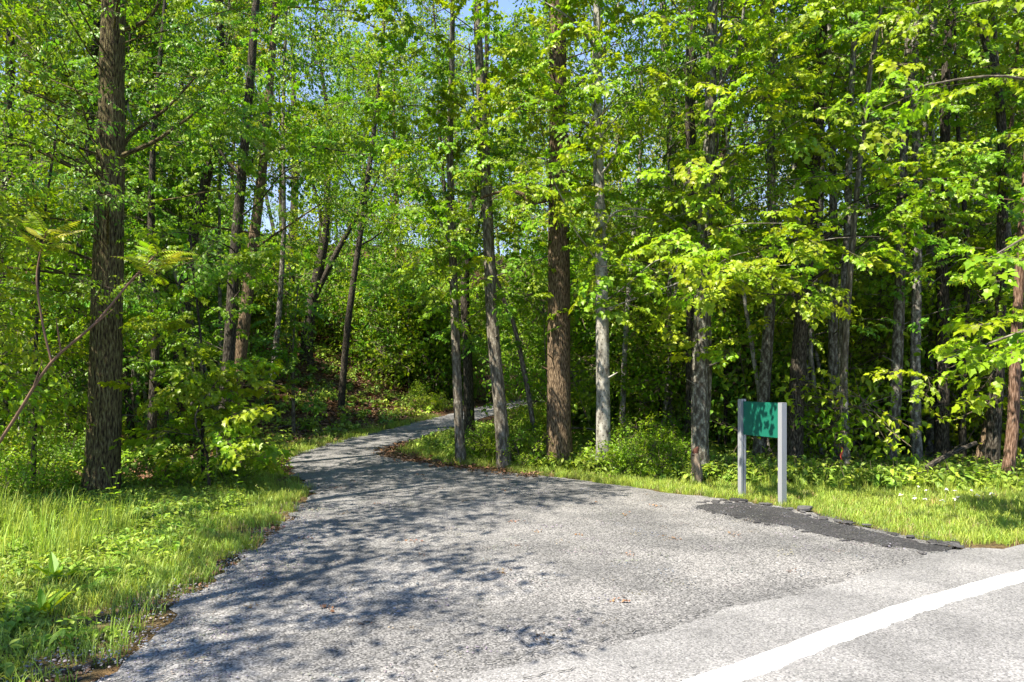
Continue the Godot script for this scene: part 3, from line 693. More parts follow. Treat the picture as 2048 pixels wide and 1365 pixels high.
func key_tree(d: Dictionary, seed_: int) -> Node3D:
	var r := RandomNumberGenerator.new()
	r.seed = seed_
	var foot := Vector3(d.p[0][0], d.p[0][1], -d.p[0][2])
	var o := thing(d.name, d.label, "tree", foot)
	var knots := []
	for q in d.p: knots.append(Vector3(q[0], q[1], -q[2]) - foot)
	knots[0].y -= 0.12
	var lean: Vector3 = (knots[-1] - knots[-2]).normalized()
	var shown: float = knots[-1].y
	while knots[-1].y < d.h:
		lean = (lean + Vector3(r.randfn(0, 0.08), 0.3, r.randfn(0, 0.08))).normalized()
		knots.append(knots[-1] + lean * 1.6)
	var path := spline(knots, 5)
	var radii := []
	for p in path:
		var t: float = p.y / shown
		radii.append(lerpf(d.r0, d.r1, clampf(t, 0, 1)) if t <= 1 else maxf(0.015, d.r1 * (1.0 - (p.y - shown) / maxf(0.1, d.h - shown))))
	part("trunk", tube(path, radii, 14 if d.r0 > 0.08 else 8, 0.10 if d.bark in ["brown", "mossy", "dark", "red"] else 0.05, 0.45 if d.r0 > 0.06 else 0.0), mats[d.bark], o)
	if d.r0 > 0.075:
		for i in 3:
			var sy := r.randf_range(0.8, 4.5)
			var sa := r.randf_range(-PI, 0.0)
			var s0 := height_on(path, sy)
			var sd := Vector3(cos(sa), 0.5, -sin(sa)).normalized()
			part("stub", tube([s0 + sd * d.r1 * 0.6, s0 + sd * (d.r0 + 0.03), s0 + sd * (d.r0 + r.randf_range(0.05, 0.2))], [0.02, 0.014, 0.008], 6, 0.3), mats[d.bark], o)
	var places := []
	var tints := []
	var high := []
	var high_tints := []
	var base: Color = TINTS[d.tint]
	for l in d.limbs:
		var lp := []
		for q in l[0]: lp.append(Vector3(q[0], q[1], -q[2]) - foot)
		lp[0] = height_on(path, lp[0].y)
		var sp := spline(lp, 4)
		var lr := []
		for i in sp.size(): lr.append(l[1] * (1.0 - 0.75 * i / sp.size()))
		part("limb", tube(sp, lr, 6, 0.14), mats[d.bark], o)
		for i in d.k:
			var at: Vector3 = sp[r.randi_range(sp.size() / 2, sp.size() - 1)] + Vector3(r.randfn(0, 0.3), r.randfn(0.1, 0.15), r.randfn(0, 0.3))
			places.append(spray_at(at, r.randf() * TAU, r, 0.5))
			tints.append(tint_near(base, r))
	for i in d.n:
		var y: float = lerpf(d.l0, d.l1, (i + r.randf()) / d.n)
		var yaw := r.randf() * TAU
		if r.randf() < 0.7 and (d.bias[0] or d.bias[1]): yaw = atan2(-d.bias[1], d.bias[0]) + r.randfn(0, 0.7)
		elif r.randf() < 0.5: yaw = -PI / 2 + r.randfn(0, 0.6)
		var from := height_on(path, y)
		var length: float = d.len * (1.0 - 0.35 * (y - d.l0) / (d.l1 - d.l0)) * r.randf_range(0.7, 1.25)
		var lp := limb_points(from, yaw, length, r.randf_range(0.1, 0.6), r)
		var r0: float = clampf(0.0055 * length, 0.004, d.r1 * 0.5)
		part("limb", tube(spline(lp, 2), range(11).map(func(k): return r0 * (1.0 - 0.08 * k)), 5, 0.1), mats[d.bark], o)
		for k in d.k:
			var at: Vector3 = lp[r.randi_range(0, 4)].lerp(lp[5], r.randf()) + Vector3(r.randfn(0, 0.3), r.randfn(0, 0.16), r.randfn(0, 0.3))
			places.append(spray_at(at, yaw + r.randfn(0, 0.9), r, 0.5))
			tints.append(tint_near(base, r))
	copies("crown", sprays[d.leaf][seed_ % 5], places, tints, o)
	if d.h > d.l1 + 2.0:
		for i in int((d.h - d.l1) * 0.35):
			var y := r.randf_range(d.l1, d.h)
			var c := height_on(path, y)
			var reach: float = 2.6 * (1.0 - 0.6 * (y - d.l1) / (d.h - d.l1))
			for k in 3:
				var a := r.randf() * TAU
				high.append(spray_at(c + Vector3(cos(a), r.randfn(0.2, 0.3), sin(a)) * reach * sqrt(r.randf()), a, r))
				high_tints.append(tint_near(base, r))
		copies("crown", sprays["cluster"][seed_ % 5], high, high_tints, o)
	return o

func wood_tree(x: float, d: float, tall: float, thick: float, bark: String, low: float, reach: float, boughs: int, tint: int, seed_: int, called: String, label: String, group: String) -> Node3D:
	var r := RandomNumberGenerator.new()
	r.seed = seed_
	var o := thing(called, label, "tree", on_ground(x, d), group)
	var knots := [Vector3(0, -0.15, 0)]
	var lean := Vector3(r.randfn(0, 0.10), 1, r.randfn(0, 0.10))
	for i in 6:
		lean = (lean + Vector3(r.randfn(0, 0.05), 0.2, r.randfn(0, 0.05))).normalized()
		knots.append(knots[-1] + lean * tall / 6)
	var path := spline(knots, 2)
	var radii := []
	for i in path.size(): radii.append(maxf(0.012, thick * (1.0 - 0.85 * i / path.size())))
	part("trunk", tube(path, radii, 8, 0.08), mats[bark], o)
	var places := []
	var tints := []
	for i in boughs:
		var most := minf(tall * 0.98, 2.6 + 0.55 * d)
		var y: float = lerpf(low, most if r.randf() < 0.9 else tall * 0.98, pow(r.randf(), 0.9))
		var yaw := r.randf() * TAU
		var f := (y - low) / (tall - low)
		var lp := limb_points(height_on(path, y), yaw, reach * (1.0 - 0.55 * f) * r.randf_range(0.6, 1.2), r.randf_range(0.1, 0.7), r)
		if i % 3 == 0: part("limb", tube(lp, [0.03, 0.026, 0.021, 0.016, 0.011, 0.006], 4), mats[bark], o)
		for k in (2 if d < 20 else 1):
			places.append(spray_at(lp[3].lerp(lp[5], r.randf()) + Vector3(r.randfn(0, 0.2), r.randfn(0, 0.15), r.randfn(0, 0.2)), r.randf() * TAU, r, 1.0 if d < 20 else 1.4))
			tints.append(tint_near(TINTS[tint], r))
	copies("crown", sprays["cluster"][seed_ % 5], places, tints, o)
	return o


# ---------- the scene ----------
func _ready() -> void:
	rng.seed = 7
	rough.seed = 5
	rough.frequency = 0.02
	rough.fractal_octaves = 3
	var cam := Camera3D.new()
	cam.name = "camera"
	cam.projection = Camera3D.PROJECTION_FRUSTUM
	cam.near = 0.1
	cam.size = 0.1
	cam.frustum_offset = Vector2(0, 0.1 * 67.5 / 1365.0)
	cam.far = 400
	cam.position = Vector3(0, 1.58, 0)
	add_child(cam)
	cam.current = true
	var we := WorldEnvironment.new()
	we.name = "world_environment"
	var env := Environment.new()
	var sky_m := ProceduralSkyMaterial.new()
	sky_m.sky_top_color = Color(0.34, 0.47, 0.71)
	sky_m.sky_horizon_color = Color(0.66, 0.725, 0.815)
	sky_m.sky_curve = 0.25
	sky_m.ground_bottom_color = Color(0.22, 0.24, 0.16)
	sky_m.ground_horizon_color = Color(0.40, 0.48, 0.42)
	sky_m.sun_angle_max = 12
	sky_m.sky_energy_multiplier = 0.9
	env.background_mode = Environment.BG_SKY
	env.sky = Sky.new()
	env.sky.sky_material = sky_m
	env.tonemap_mode = Environment.TONE_MAPPER_LINEAR
	env.tonemap_exposure = 3.4
	env.sdfgi_enabled = true
	env.ssao_enabled = true
	env.ssil_enabled = true
	we.environment = env
	add_child(we)
	var sun := DirectionalLight3D.new()
	sun.name = "sun"
	sun.light_color = Color(1.0, 0.965, 0.90)
	sun.light_energy = 1.55
	sun.light_angular_distance = 0.53
	sun.shadow_enabled = true
	add_child(sun)
	sun.look_at_from_position(Vector3(-0.77, 1.55, 0.64), Vector3.ZERO)

	make_materials()
	make_sprays()
	build_ground()
	build_roads()
	for i in KEY_TREES.size(): key_tree(KEY_TREES[i], 1000 + i)
	roadside_trees()
	woods()
	low_plants()
	sign_board()
	small_things()
	ground_cover()

func build_ground() -> void:
	var nx := 150
	var nd := 170
	var v := PackedVector3Array()
	var n := PackedVector3Array()
	var c := PackedColorArray()
	var uv := PackedVector2Array()
	var idx := PackedInt32Array()
	for j in nd + 1:
		var d := -30.0 + 50.0 * (float(j) / nd) if false else lerpf(-25.0, 40.0, float(j) / nd) if j < nd * 0.85 else lerpf(-25.0 + 65.0 * 0.85, 260.0, pow((float(j) / nd - 0.85) / 0.15, 2.0))
		for i in nx + 1:
			var t := float(i) / nx * 2 - 1
			var x := 22.0 * t + 200.0 * pow(absf(t), 5) * signf(t)
			v.append(on_ground(x, d))
			var e := 0.2
			n.append(Vector3(ground(x - e, d) - ground(x + e, d), 2 * e, ground(x, d + e) - ground(x, d - e)).normalized())
			var k := rough.get_noise_2d(x * 12, d * 12) * 0.5 + 0.5
			var litter := Color(0.17, 0.105, 0.058).lerp(Color(0.10, 0.068, 0.042), k)
			if inside(VERGE_WEEDY, x, d) or inside(VERGE_MOWN, x, d): litter = Color(0.22, 0.17, 0.10).lerp(Color(0.12, 0.12, 0.05), k)
			c.append(litter)
			uv.append(Vector2(x, d))
	for j in nd:
		for i in nx:
			var s := j * (nx + 1) + i
			var e := s + nx + 1
			idx.append_array([s, e, s + 1, s + 1, e, e + 1])
	setting("ground", mesh_of(v, idx, n, uv, c), mats["ground"], "brown leaf strewn soil of the woods and verges", "ground")

func build_roads() -> void:
	setting("driveway", sheet(spline(DRIVE_A, 9), spline(DRIVE_B, 9), 24, 0.024, 0.16), mats["drive"], "coarse grey chip sealed driveway curving into the woods", "driveway")
	var far := []
	for i in SEAM.size():
		var u: Vector2 = (SEAM[mini(i + 1, SEAM.size() - 1)] - SEAM[maxi(i - 1, 0)]).normalized()
		far.append(SEAM[i] + Vector2(u.y, -u.x) * 7.4)
	setting("road", sheet(spline(SEAM, 10), spline(far, 10), 16, 0.034, 0.06), mats["road"], "smoother light grey asphalt of the public road", "road")
	setting("asphalt_patch", sheet(spline(PATCH_T, 9), spline(PATCH_B, 9), 5, 0.031, 0.14), mats["patch"], "black crumbly asphalt patch below the green sign", "asphalt patch")
	# the painted edge line, worn ragged along its road side
	var middle := spline(LINE_U, 90)
	var top := []
	var bottom := []
	for i in middle.size():
		var u: Vector2 = (middle[mini(i + 2, middle.size() - 1)] - middle[maxi(i - 2, 0)]).normalized()
		var side := Vector2(u.y, -u.x)
		top.append(middle[i] + side * (0.006 * rng.randf() + 0.015 * rough.get_noise_2d(middle[i].x * 120 + 40, middle[i].y * 120)))
		bottom.append(middle[i] + side * (0.225 + 0.012 * rng.randf() + 0.03 * rough.get_noise_2d(middle[i].x * 150, middle[i].y * 150)))
	setting("edge_line", sheet(top, bottom, 4, 0.0395), mats["paint"], "thick white painted line along the road edge", "road marking")
	# cracks: along the seam, and where the patch meets the driveway
	for spec in [[SEAM.slice(3, 16), 0.0375, 0.006], [PATCH_B, 0.0345, 0.014], [[Vector2(-0.2, 3.3), Vector2(0.1, 3.5), Vector2(0.45, 3.62), Vector2(0.75, 3.6)], 0.0385, 0.006]]:
		var line := spline(spec[0], 14)
		var other := []
		for i in line.size():
			line[i] += Vector2(rng.randfn(0, 0.012), rng.randfn(0, 0.012))
			other.append(line[i] + Vector2(rng.randf_range(-0.2, 0.7), -0.9).normalized() * spec[2] * maxf(0, rng.randf_range(-0.5, 1.6)))
		var o := setting("pavement_crack", sheet(line, other, 1, spec[1] + 0.012), mats["crack"], "", "")
		o.name = numbered("pavement_crack")
		tag(o, ["dark crack along the seam between driveway and road", "dark crack along the lower edge of the black patch", "fine crack in the road beside the white line"][used["pavement_crack"]], "crack", "", "structure")

func roadside_trees() -> void:
	# trees beside the road, beyond the frame, whose boughs shade the driveway
	var casters := [
		["spreading roadside tree whose boughs shade the driveway mouth", -5.8, 0.8, 8.0, 6.0, 1.3, 16],
		["tall roadside tree shading the middle of the driveway", -5.0, 2.7, 8.4, 7.2, 1.1, 8],
		["roadside tree between the road and the massive mossy trunk", -5.8, 5.4, 10.5, 8.0, 2.4, 18],
	]
	for i in casters.size():
		var a: Array = casters[i]
		wood_tree(a[1], a[2], a[3], 0.16, "brown", a[4], a[5], a[6], 0, 500 + i, "roadside_tree", a[0], "")
	# a maple standing just past the frame's edge, its boughs hanging over the verge with leaves large enough to pick apart
	var r := RandomNumberGenerator.new()
	r.seed = 61
	var foot := on_ground(7.4, 7.9)
	var o := thing("maple_tree", "maple hanging large bright lobed leaves over the grassy verge", "tree", foot)
	var path := spline([Vector3(0, -0.1, 0), Vector3(0.05, 2, 0), Vector3(-0.1, 4.5, 0.1), Vector3(0, 8, 0)], 5)
	var radii := []
	for i in path.size(): radii.append(0.13 * (1.0 - 0.8 * i / path.size()))
	part("trunk", tube(path, radii, 12, 0.06, 0.25), mats["grey"], o)
	var places := []
	var tints := []
	var boughs := [
		[Vector3(-0.05, 2.2, 0), Vector3(-1.2, 2.25, 0.5), Vector3(-2.2, 2.0, 0.85), Vector3(-3.1, 1.7, 1.0)],
		[Vector3(0, 2.5, 0), Vector3(-0.9, 2.6, 0.9), Vector3(-1.8, 2.35, 1.4), Vector3(-2.6, 1.95, 1.6)],
		[Vector3(0, 3.1, 0), Vector3(-1.0, 3.3, 0.7), Vector3(-2.0, 3.1, 1.2), Vector3(-2.8, 2.7, 1.3)],
		[Vector3(-0.05, 3.8, 0), Vector3(-1.2, 4.4, 0.6), Vector3(-2.4, 4.6, 1.0), Vector3(-3.6, 4.4, 1.1)],
		[Vector3(-0.05, 4.4, 0), Vector3(-1.0, 5.0, 0.9), Vector3(-2.2, 5.2, 1.4), Vector3(-3.2, 5.0, 1.6)],
		[Vector3(0, 4.0, 0), Vector3(-0.8, 4.2, 1.0), Vector3(-1.6, 4.0, 1.6), Vector3(-2.4, 3.7, 1.8)],
	]
	var count := 0
	for b in boughs:
		var sp := spline(b, 5)
		part("limb", tube(sp, range(sp.size()).map(func(k): return 0.028 * (1.0 - 0.8 * k / sp.size())), 6, 0.1), mats["grey"], o)
		for i in 17:
			var t := spray_at(sp[r.randi_range(5, sp.size() - 1)] + Vector3(r.randfn(0, 0.26), r.randfn(-0.05, 0.15), r.randfn(0, 0.26)), PI + r.randfn(0.2, 0.9), r, 0.55)
			if count < 300 and i < 3:
				count += hang_leaves(o, t, r, 300 - count)
			else:
				places.append(t)
				tints.append(tint_near(TINTS[2], r))
	copies("crown", sprays["maple"][2], places, tints, o)
	# another such maple on the far bank, reaching out of the canopy above the sign
	var m := thing("maple_tree", "slender maple with big sunlit leaves close behind the lichen mottled trunk", "tree", on_ground(3.0, 10.75))
	path = spline([Vector3(0, -0.1, 0), Vector3(0.1, 1.6, 0.05), Vector3(0.05, 3.4, 0.15), Vector3(0.2, 5.5, 0.2), Vector3(0.3, 8.5, 0.1)], 5)
	radii = []
	for i in path.size(): radii.append(0.045 * (1.0 - 0.8 * i / path.size()))
	part("trunk", tube(path, radii, 8, 0.05), mats["grey"], m)
	places = []
	tints = []
	count = 0
	for i in 16:
		var y := lerpf(2.6, 8.2, i / 16.0)
		var yaw := r.randf_range(-PI, 0.2)
		var lp := limb_points(height_on(path, y), yaw, r.randf_range(1.2, 2.3), r.randf_range(0.1, 0.5), r)
		part("limb", tube(lp, [0.016, 0.013, 0.011, 0.009, 0.006, 0.003], 5), mats["grey"], m)
		for k in 7:
			var t := spray_at(lp[r.randi_range(1, 4)].lerp(lp[5], r.randf()) + Vector3(r.randfn(0, 0.25), r.randfn(0, 0.14), r.randfn(0, 0.25)), yaw + r.randfn(0, 0.9), r, 0.62)
			if count < 300 and k == 0 and i > 3: count += hang_leaves(m, t, r, 300 - count)
			else:
				places.append(t)
				tints.append(tint_near(TINTS[2], r))
	# one low bough reaching out towards the sign
	var low := spline([Vector3(0.08, 2.85, 0.12), Vector3(-0.3, 3.2, 1.0), Vector3(-0.6, 3.15, 1.9), Vector3(-0.85, 2.95, 2.7)], 4)
	part("limb", tube(low, range(low.size()).map(func(k): return 0.016 * (1.0 - 0.06 * k)), 5, 0.1), mats["grey"], m)
	for k in 8:
		places.append(spray_at(low[r.randi_range(5, low.size() - 1)] + Vector3(r.randfn(0, 0.25), r.randfn(0, 0.12), r.randfn(0, 0.22)), -PI / 2 + r.randfn(0, 0.9), r, 0.58))
		tints.append(tint_near(TINTS[2], r))
	copies("crown", sprays["maple"][3], places, tints, m)

func hang_leaves(o: Node3D, t: Transform3D, r: RandomNumberGenerator, most: int) -> int:
	var layout: Dictionary = sprays["maple_layout"][r.randi_range(0, 4)]
	if not leaf_meshes.has("maple"):
		leaf_meshes["maple"] = []
		for i in 6:
			var v := PackedVector3Array()
			var c := PackedColorArray()
			var g := RandomNumberGenerator.new()
			g.seed = 80 + i
			leaf_faces(v, c, OUTLINES["maple"], Transform3D(), 1.0, tint_near(TINTS[2], g), 0.12 + 0.05 * i, 0.1 + 0.06 * i)
			var lm := mesh_of(v, PackedInt32Array(), PackedVector3Array(), PackedVector2Array(), c)
			lm.surface_set_material(0, mats["leaf"])
			leaf_meshes["maple"].append(lm)
	var tv := PackedVector3Array()
	var tc := PackedColorArray()
	for w in layout.twigs: rod(tv, tc, t * w[0], t * w[1], w[2], Color.WHITE)
	part("twig", mesh_of(tv), mats["twig"], o)
	var n := 0
	for l in layout.leaves:
		if n >= most: break
		part("leaf", leaf_meshes["maple"][r.randi_range(0, 5)], null, o, t * (l[0] as Transform3D) * Transform3D(Basis().scaled(Vector3.ONE * l[1] * 1.05), Vector3.ZERO))
		n += 1
	return n

func woods() -> void:
	var r := RandomNumberGenerator.new()
	r.seed = 23
	var spots := []
	for t in KEY_TREES: spots.append(Vector2(t.p[0][0], t.p[0][2]))
	var barks := ["dark", "grey", "lichen", "brown", "birch", "pale"]
	var made := 0
	var tries := 0
	while made < 120 and tries < 6000:
		tries += 1
		var d := 12.5 + 46.0 * pow(r.randf(), 1.25)
		var x := r.randf_range(-0.86, 0.86) * d
		if off_drive(x, d) < 1.1 or (d < 14 and x > -5 and x < 3.2): continue
		if absf(x + 1.0) < 2.2 and d < 24: continue
		var near := false
		for s in spots:
			if s.distance_to(Vector2(x, d)) < 0.75 + d * 0.035: near = true
		if near: continue
		spots.append(Vector2(x, d))
		made += 1
		var bark: String = barks[r.randi_range(0, 5 if x > 1 else 3)]
		if r.randf() < 0.42:
			wood_tree(x, d, r.randf_range(4.0, 7.5), r.randf_range(0.03, 0.055), bark, r.randf_range(0.8, 1.6), r.randf_range(1.3, 2.0), r.randi_range(20, 30), r.randi_range(0, 2), 2000 + made, "understory_tree", "small leafy understory tree among the taller trunks", "understory trees in the woods")
		else:
			var words: String = {"dark": "dark", "grey": "grey brown", "lichen": "lichen mottled", "brown": "brown ridged", "birch": "grey blotched", "pale": "pale grey"}[bark]
			wood_tree(x, d, r.randf_range(12, 19), r.randf_range(0.08, 0.17), bark, r.randf_range(2.6, 5.0), r.randf_range(2.2, 3.2), (r.randi_range(12, 18) if x > 2 else r.randi_range(22, 32)) if d < 21 else r.randi_range(40, 54), 3 if d > 22 and r.randf() < 0.2 else r.randi_range(0, 2), 2000 + made, "forest_tree", "tall tree with %s trunk deep in the woods" % words, "%s trunks deep in the woods" % words)
	for i in 42:
		var sx := r.randf_range(2.9, 11.5) if i < 30 else r.randf_range(-12.0, -5.4)
		var sd := r.randf_range(10.6, 17.0) if i < 30 else r.randf_range(11.5, 19.0)
		if off_drive(sx, sd) < 1.0: continue
		var sb: String = ["grey", "birch", "pale", "dark", "birch", "pale", "lichen"][i % 7]
		var say: String = {"grey": "grey brown", "birch": "grey blotched", "dark": "dark", "pale": "pale", "lichen": "lichen mottled"}[sb]
		made += 1
		wood_tree(sx, sd, r.randf_range(11, 15), r.randf_range(0.035, 0.075), sb, r.randf_range(4.2, 6.0), r.randf_range(1.0, 1.6), r.randi_range(4, 7), r.randi_range(0, 2), 4000 + i, "slender_tree", "slender bare stemmed tree with thin %s trunk among the verge trees" % say, "slender %s trunks among the verge trees" % say)
	# young trees close behind the first trunks, leafy almost to the ground
	var behind := []
	for i in 18: behind.append([r.randf_range(2.8, 11.5), r.randf_range(12.0, 17.0), 1])
	for i in 12: behind.append([r.randf_range(0.6, 3.4), r.randf_range(13.5, 19.0), 1])
	for i in 26: behind.append([r.randf_range(-13.0, -4.6), r.randf_range(15.5, 24.0), 0])
	for i in 20: behind.append([r.randf_range(6.0, 19.0), r.randf_range(17.0, 26.0), 1])
	for i in 22: behind.append([r.randf_range(-15.0, -3.0), r.randf_range(23.0, 33.0), 0])
	for i in 14: behind.append([r.randf_range(-5.0, 0.5), r.randf_range(23.0, 32.0), 0])
	for i in 8: behind.append([r.randf_range(-10.5, -6.2), r.randf_range(10.5, 14.0), 0])
	for a in behind:
		if off_drive(a[0], a[1]) < 1.0 or (a[0] > -8.0 and a[0] < -1.5 and a[1] < 24 and bank_distance(a[0], a[1]) < 4.0): continue
		made += 1
		wood_tree(a[0], a[1], r.randf_range(2.6, 5.2), r.randf_range(0.018, 0.035), barks[r.randi_range(0, 3)], r.randf_range(0.35, 0.9), r.randf_range(0.9, 1.5), r.randi_range(13, 20), r.randi_range(0, 2), 3000 + made, "understory_tree", "small leafy tree in the woods behind the verge trunks" if a[2] else "small leafy tree on or below the wooded hillside", "leafy small trees behind the verge trunks" if a[2] else "leafy small trees below the hillside")
	for i in 3:
		var gx := r.randf_range(3.4, 9.6)
		made += 1
		wood_tree(gx, r.randf_range(10.5, 12.2) - 0.09 * (gx - 3.4), r.randf_range(1.3, 2.5), r.randf_range(0.012, 0.02), "grey", r.randf_range(0.25, 0.6), r.randf_range(0.5, 0.9), r.randi_range(5, 8), 2, 4500 + i, "sapling_tree", "waist high leafy sapling between the trunks beyond the sign", "waist high saplings between trunks beyond the sign")
	wood_tree(14.6, 25.0, 5.5, 0.03, "grey", 2.2, 0.5, 8, 3, 2900, "sapling_tree", "small sapling with yellow orange leaves far behind the fallen log", "")

func low_plants() -> void:
	var r := RandomNumberGenerator.new()
	r.seed = 41
	# shrubs: [x, depth, spread, height, label]
	var spots := [
		[1.95, 10.6, 0.55, 0.75, "dense bright green bush filling the bank between pale and lichen mottled trunks"],
		[2.45, 10.7, 0.45, 0.6, "low green bush beside the lichen mottled trunk"],
		[0.3, 11.6, 0.5, 0.6, "bushy weeds between the leaning slender trunk and the crooked sapling"],
		[-0.45, 12.2, 0.5, 0.75, "tall weedy bush behind the grass island beside the slim trunk"],
		[0.1, 12.4, 0.6, 0.95, "tall dark bush behind the leaning slender trunk"],
		[2.2, 11.3, 0.6, 0.9, "taller dark bush behind the dense bright bush"],
		[1.25, 11.3, 0.3, 0.35, "small leafy clump at the foot of the thickest ridged trunk"],
		[-6.1, 8.7, 0.5, 0.6, "leafy bush crowding the foot of the massive mossy trunk"],
		[-4.7, 9.3, 0.45, 0.55, "rounded bush between the massive mossy trunk and weeds"],
		[-4.2, 10.1, 0.4, 0.45, "low bush at the verge edge before the straight dark trunk"],
		[-4.2, 11.2, 0.45, 0.45, "leafy clump where the weedy verge meets the driveway bend"],
	]
	for s in spots: shrub(s[0], s[1], s[2], s[3], s[4], "", r, 0 if s[3] > 0.5 else 2)
	for i in 90:
		var x := 0.0
		var d := 0.0
		for k in 20:
			d = 10.0 + 22.0 * pow(r.randf(), 1.4)
			x = r.randf_range(-0.85, 0.85) * d
			if off_drive(x, d) > 0.7 and not inside(VERGE_MOWN, x, d) and not inside(VERGE_WEEDY, x, d) and not (x > -7.2 and x < 0.5 and d < 22) and not (x > 2.5 and d < 12.0): break
		shrub(x, d, r.randf_range(0.35, 0.75), r.randf_range(0.35, 1.0), "low leafy shrub on the shaded woodland floor", "shrubs on the woodland floor", r, r.randi_range(0, 2))
	# a bare-stemmed sapling that leans in beside the massive trunk, feathery fronds at its tips
	var foot := on_ground(-5.0, 5.9)
	var o := thing("sumac_sapling", "leaning tan stemmed sapling with feathery fronds only at its tips", "sapling", foot)
	var main := spline([Vector3(-5.0, -0.05, -5.9), Vector3(-4.75, 0.6, -6.0), Vector3(-4.37, 1.2, -6.0), Vector3(-4.06, 1.68, -6.0), Vector3(-3.67, 2.03, -6.0), Vector3(-3.4, 2.39, -6.05), Vector3(-3.16, 2.68, -6.1)].map(func(p): return p - foot), 4)
	var arm := spline([Vector3(-4.05, 1.69, -6.0), Vector3(-4.13, 2.03, -6.0), Vector3(-4.18, 2.39, -6.0), Vector3(-4.16, 2.6, -6.0), Vector3(-4.06, 2.84, -5.95)].map(func(p): return p - foot), 4)
	part("stem", tube(main, range(main.size()).map(func(k): return 0.017 - 0.009 * k / main.size()), 8, 0.08), mats["stem_tan"], o)
	part("branch", tube(arm, range(arm.size()).map(func(k): return 0.010 - 0.004 * k / arm.size()), 8, 0.08), mats["stem_tan"], o)
	for b in [[10, Vector3(0.12, 0.25, 0.05)], [13, Vector3(0.02, 0.3, 0.1)], [15, Vector3(0.3, 0.22, 0.05)]]:
		var q: Vector3 = main[b[0]]
		part("branch", tube([q, q + b[1] * 0.5, q + b[1]], [0.008, 0.006, 0.003], 5), mats["stem_tan"], o)
	for tip in [main[-1], arm[-1]]:
		for k in 16:
			var yaw := TAU * k / 16.0 + r.randf_range(-0.3, 0.3)
			var rise := r.randf_range(0.1, 0.9)
			part("frond", frond(r), mats["leaf"], o, Transform3D(Basis(Vector3.UP, yaw) * Basis(Vector3(0, 0, 1), rise), tip - Vector3(0, 0.045 * (k % 6), 0)))
	# saplings whose leafy layers fill the space before the massive trunk
	var fill := [[-5.9, 7.6, 3.2, "broad leaved sapling crowding the sumac stems"], [-6.6, 8.3, 4.6, "leafy young tree beside the roadside weeds"], [-6.1, 7.3, 6.8, "tall leafy sapling screening the massive mossy trunk"], [-3.95, 8.9, 1.5, "small maple seedling tree right of mossy foot among weeds"]]
	for i in fill.size():
		var a: Array = fill[i]
		var label: String = a[3]
		young_tree(a[0], a[1], a[2], label.replace(" right of mossy foot", " by the mossy foot"), r)
	# docks: rosettes of long leaves
	for s in [[-3.41, 5.1, 0.24, "large broad bladed dock plant glowing in the sunny verge"], [-3.05, 4.42, 0.19, "smaller broad bladed dock plant in the shaded verge corner"], [-2.9, 5.9, 0.15, "broad bladed dock plant among low clover leaves"]]:
		var k := thing("dock_plant", s[3], "plant", on_ground(s[0], s[1]), "")
		for i in 13:
			var v := PackedVector3Array()
			var c := PackedColorArray()
			leaf_faces(v, c, OUTLINES["blade"], Transform3D(), s[2] * r.randf_range(0.7, 1.15), tint_near(TINTS[2 if i % 2 else 0], r), 0.3, 0.35)
			part("leaf", mesh_of(v, PackedInt32Array(), PackedVector3Array(), PackedVector2Array(), c), mats["grass"], k, Transform3D(Basis(Vector3.UP, TAU * i / 13.0 * 2.4) * Basis(Vector3(0, 0, 1), r.randf_range(0.7, 1.35)), Vector3(r.randfn(0, 0.015), 0, r.randfn(0, 0.015))))
	# thin weed stalks
	var stalks := [[-3.9, 6.6, 0.75], [-3.3, 7.6, 0.7], [-2.95, 7.2, 0.55], [-4.3, 7.4, 0.8], [-3.6, 5.9, 0.5], [-4.6, 6.6, 0.6], [1.25, 10.35, 0.6], [5.1, 8.6, 0.45], [6.0, 8.7, 0.5], [4.4, 8.9, 0.4]]
	for i in stalks.size():
		var s: Array = stalks[i]
		var k := thing("weed_stalk", "thin upright weed stalk in the sunny weedy verge" if i < 6 else "thin upright weed stalk at the grassy bank edge", "weed", on_ground(s[0], s[1]), "weed stalks in the verge" if i < 6 else "weed stalks along the bank")
		var sp := spline([Vector3.ZERO, Vector3(r.randfn(0, 0.03), s[2] * 0.5, r.randfn(0, 0.03)), Vector3(r.randfn(0, 0.08), s[2], r.randfn(0, 0.08))], 4)
		var v := PackedVector3Array()
		var c := PackedColorArray()
		for j in sp.size() - 1: rod(v, c, sp[j], sp[j + 1], 0.004, Color(0.13, 0.2, 0.03))
		part("stem", mesh_of(v, PackedInt32Array(), PackedVector3Array(), PackedVector2Array(), c), mats["grass"], k)
		for j in 10:
			v = PackedVector3Array()
			c = PackedColorArray()
			leaf_faces(v, c, OUTLINES["oval"], Transform3D(), r.randf_range(0.04, 0.08), tint_near(TINTS[2], r))
			part("leaf", mesh_of(v, PackedInt32Array(), PackedVector3Array(), PackedVector2Array(), c), mats["grass"], k, Transform3D(Basis(Vector3.UP, j * 2.4) * Basis(Vector3(0, 0, 1), 0.4), sp[1 + (j * 7) / 10]))

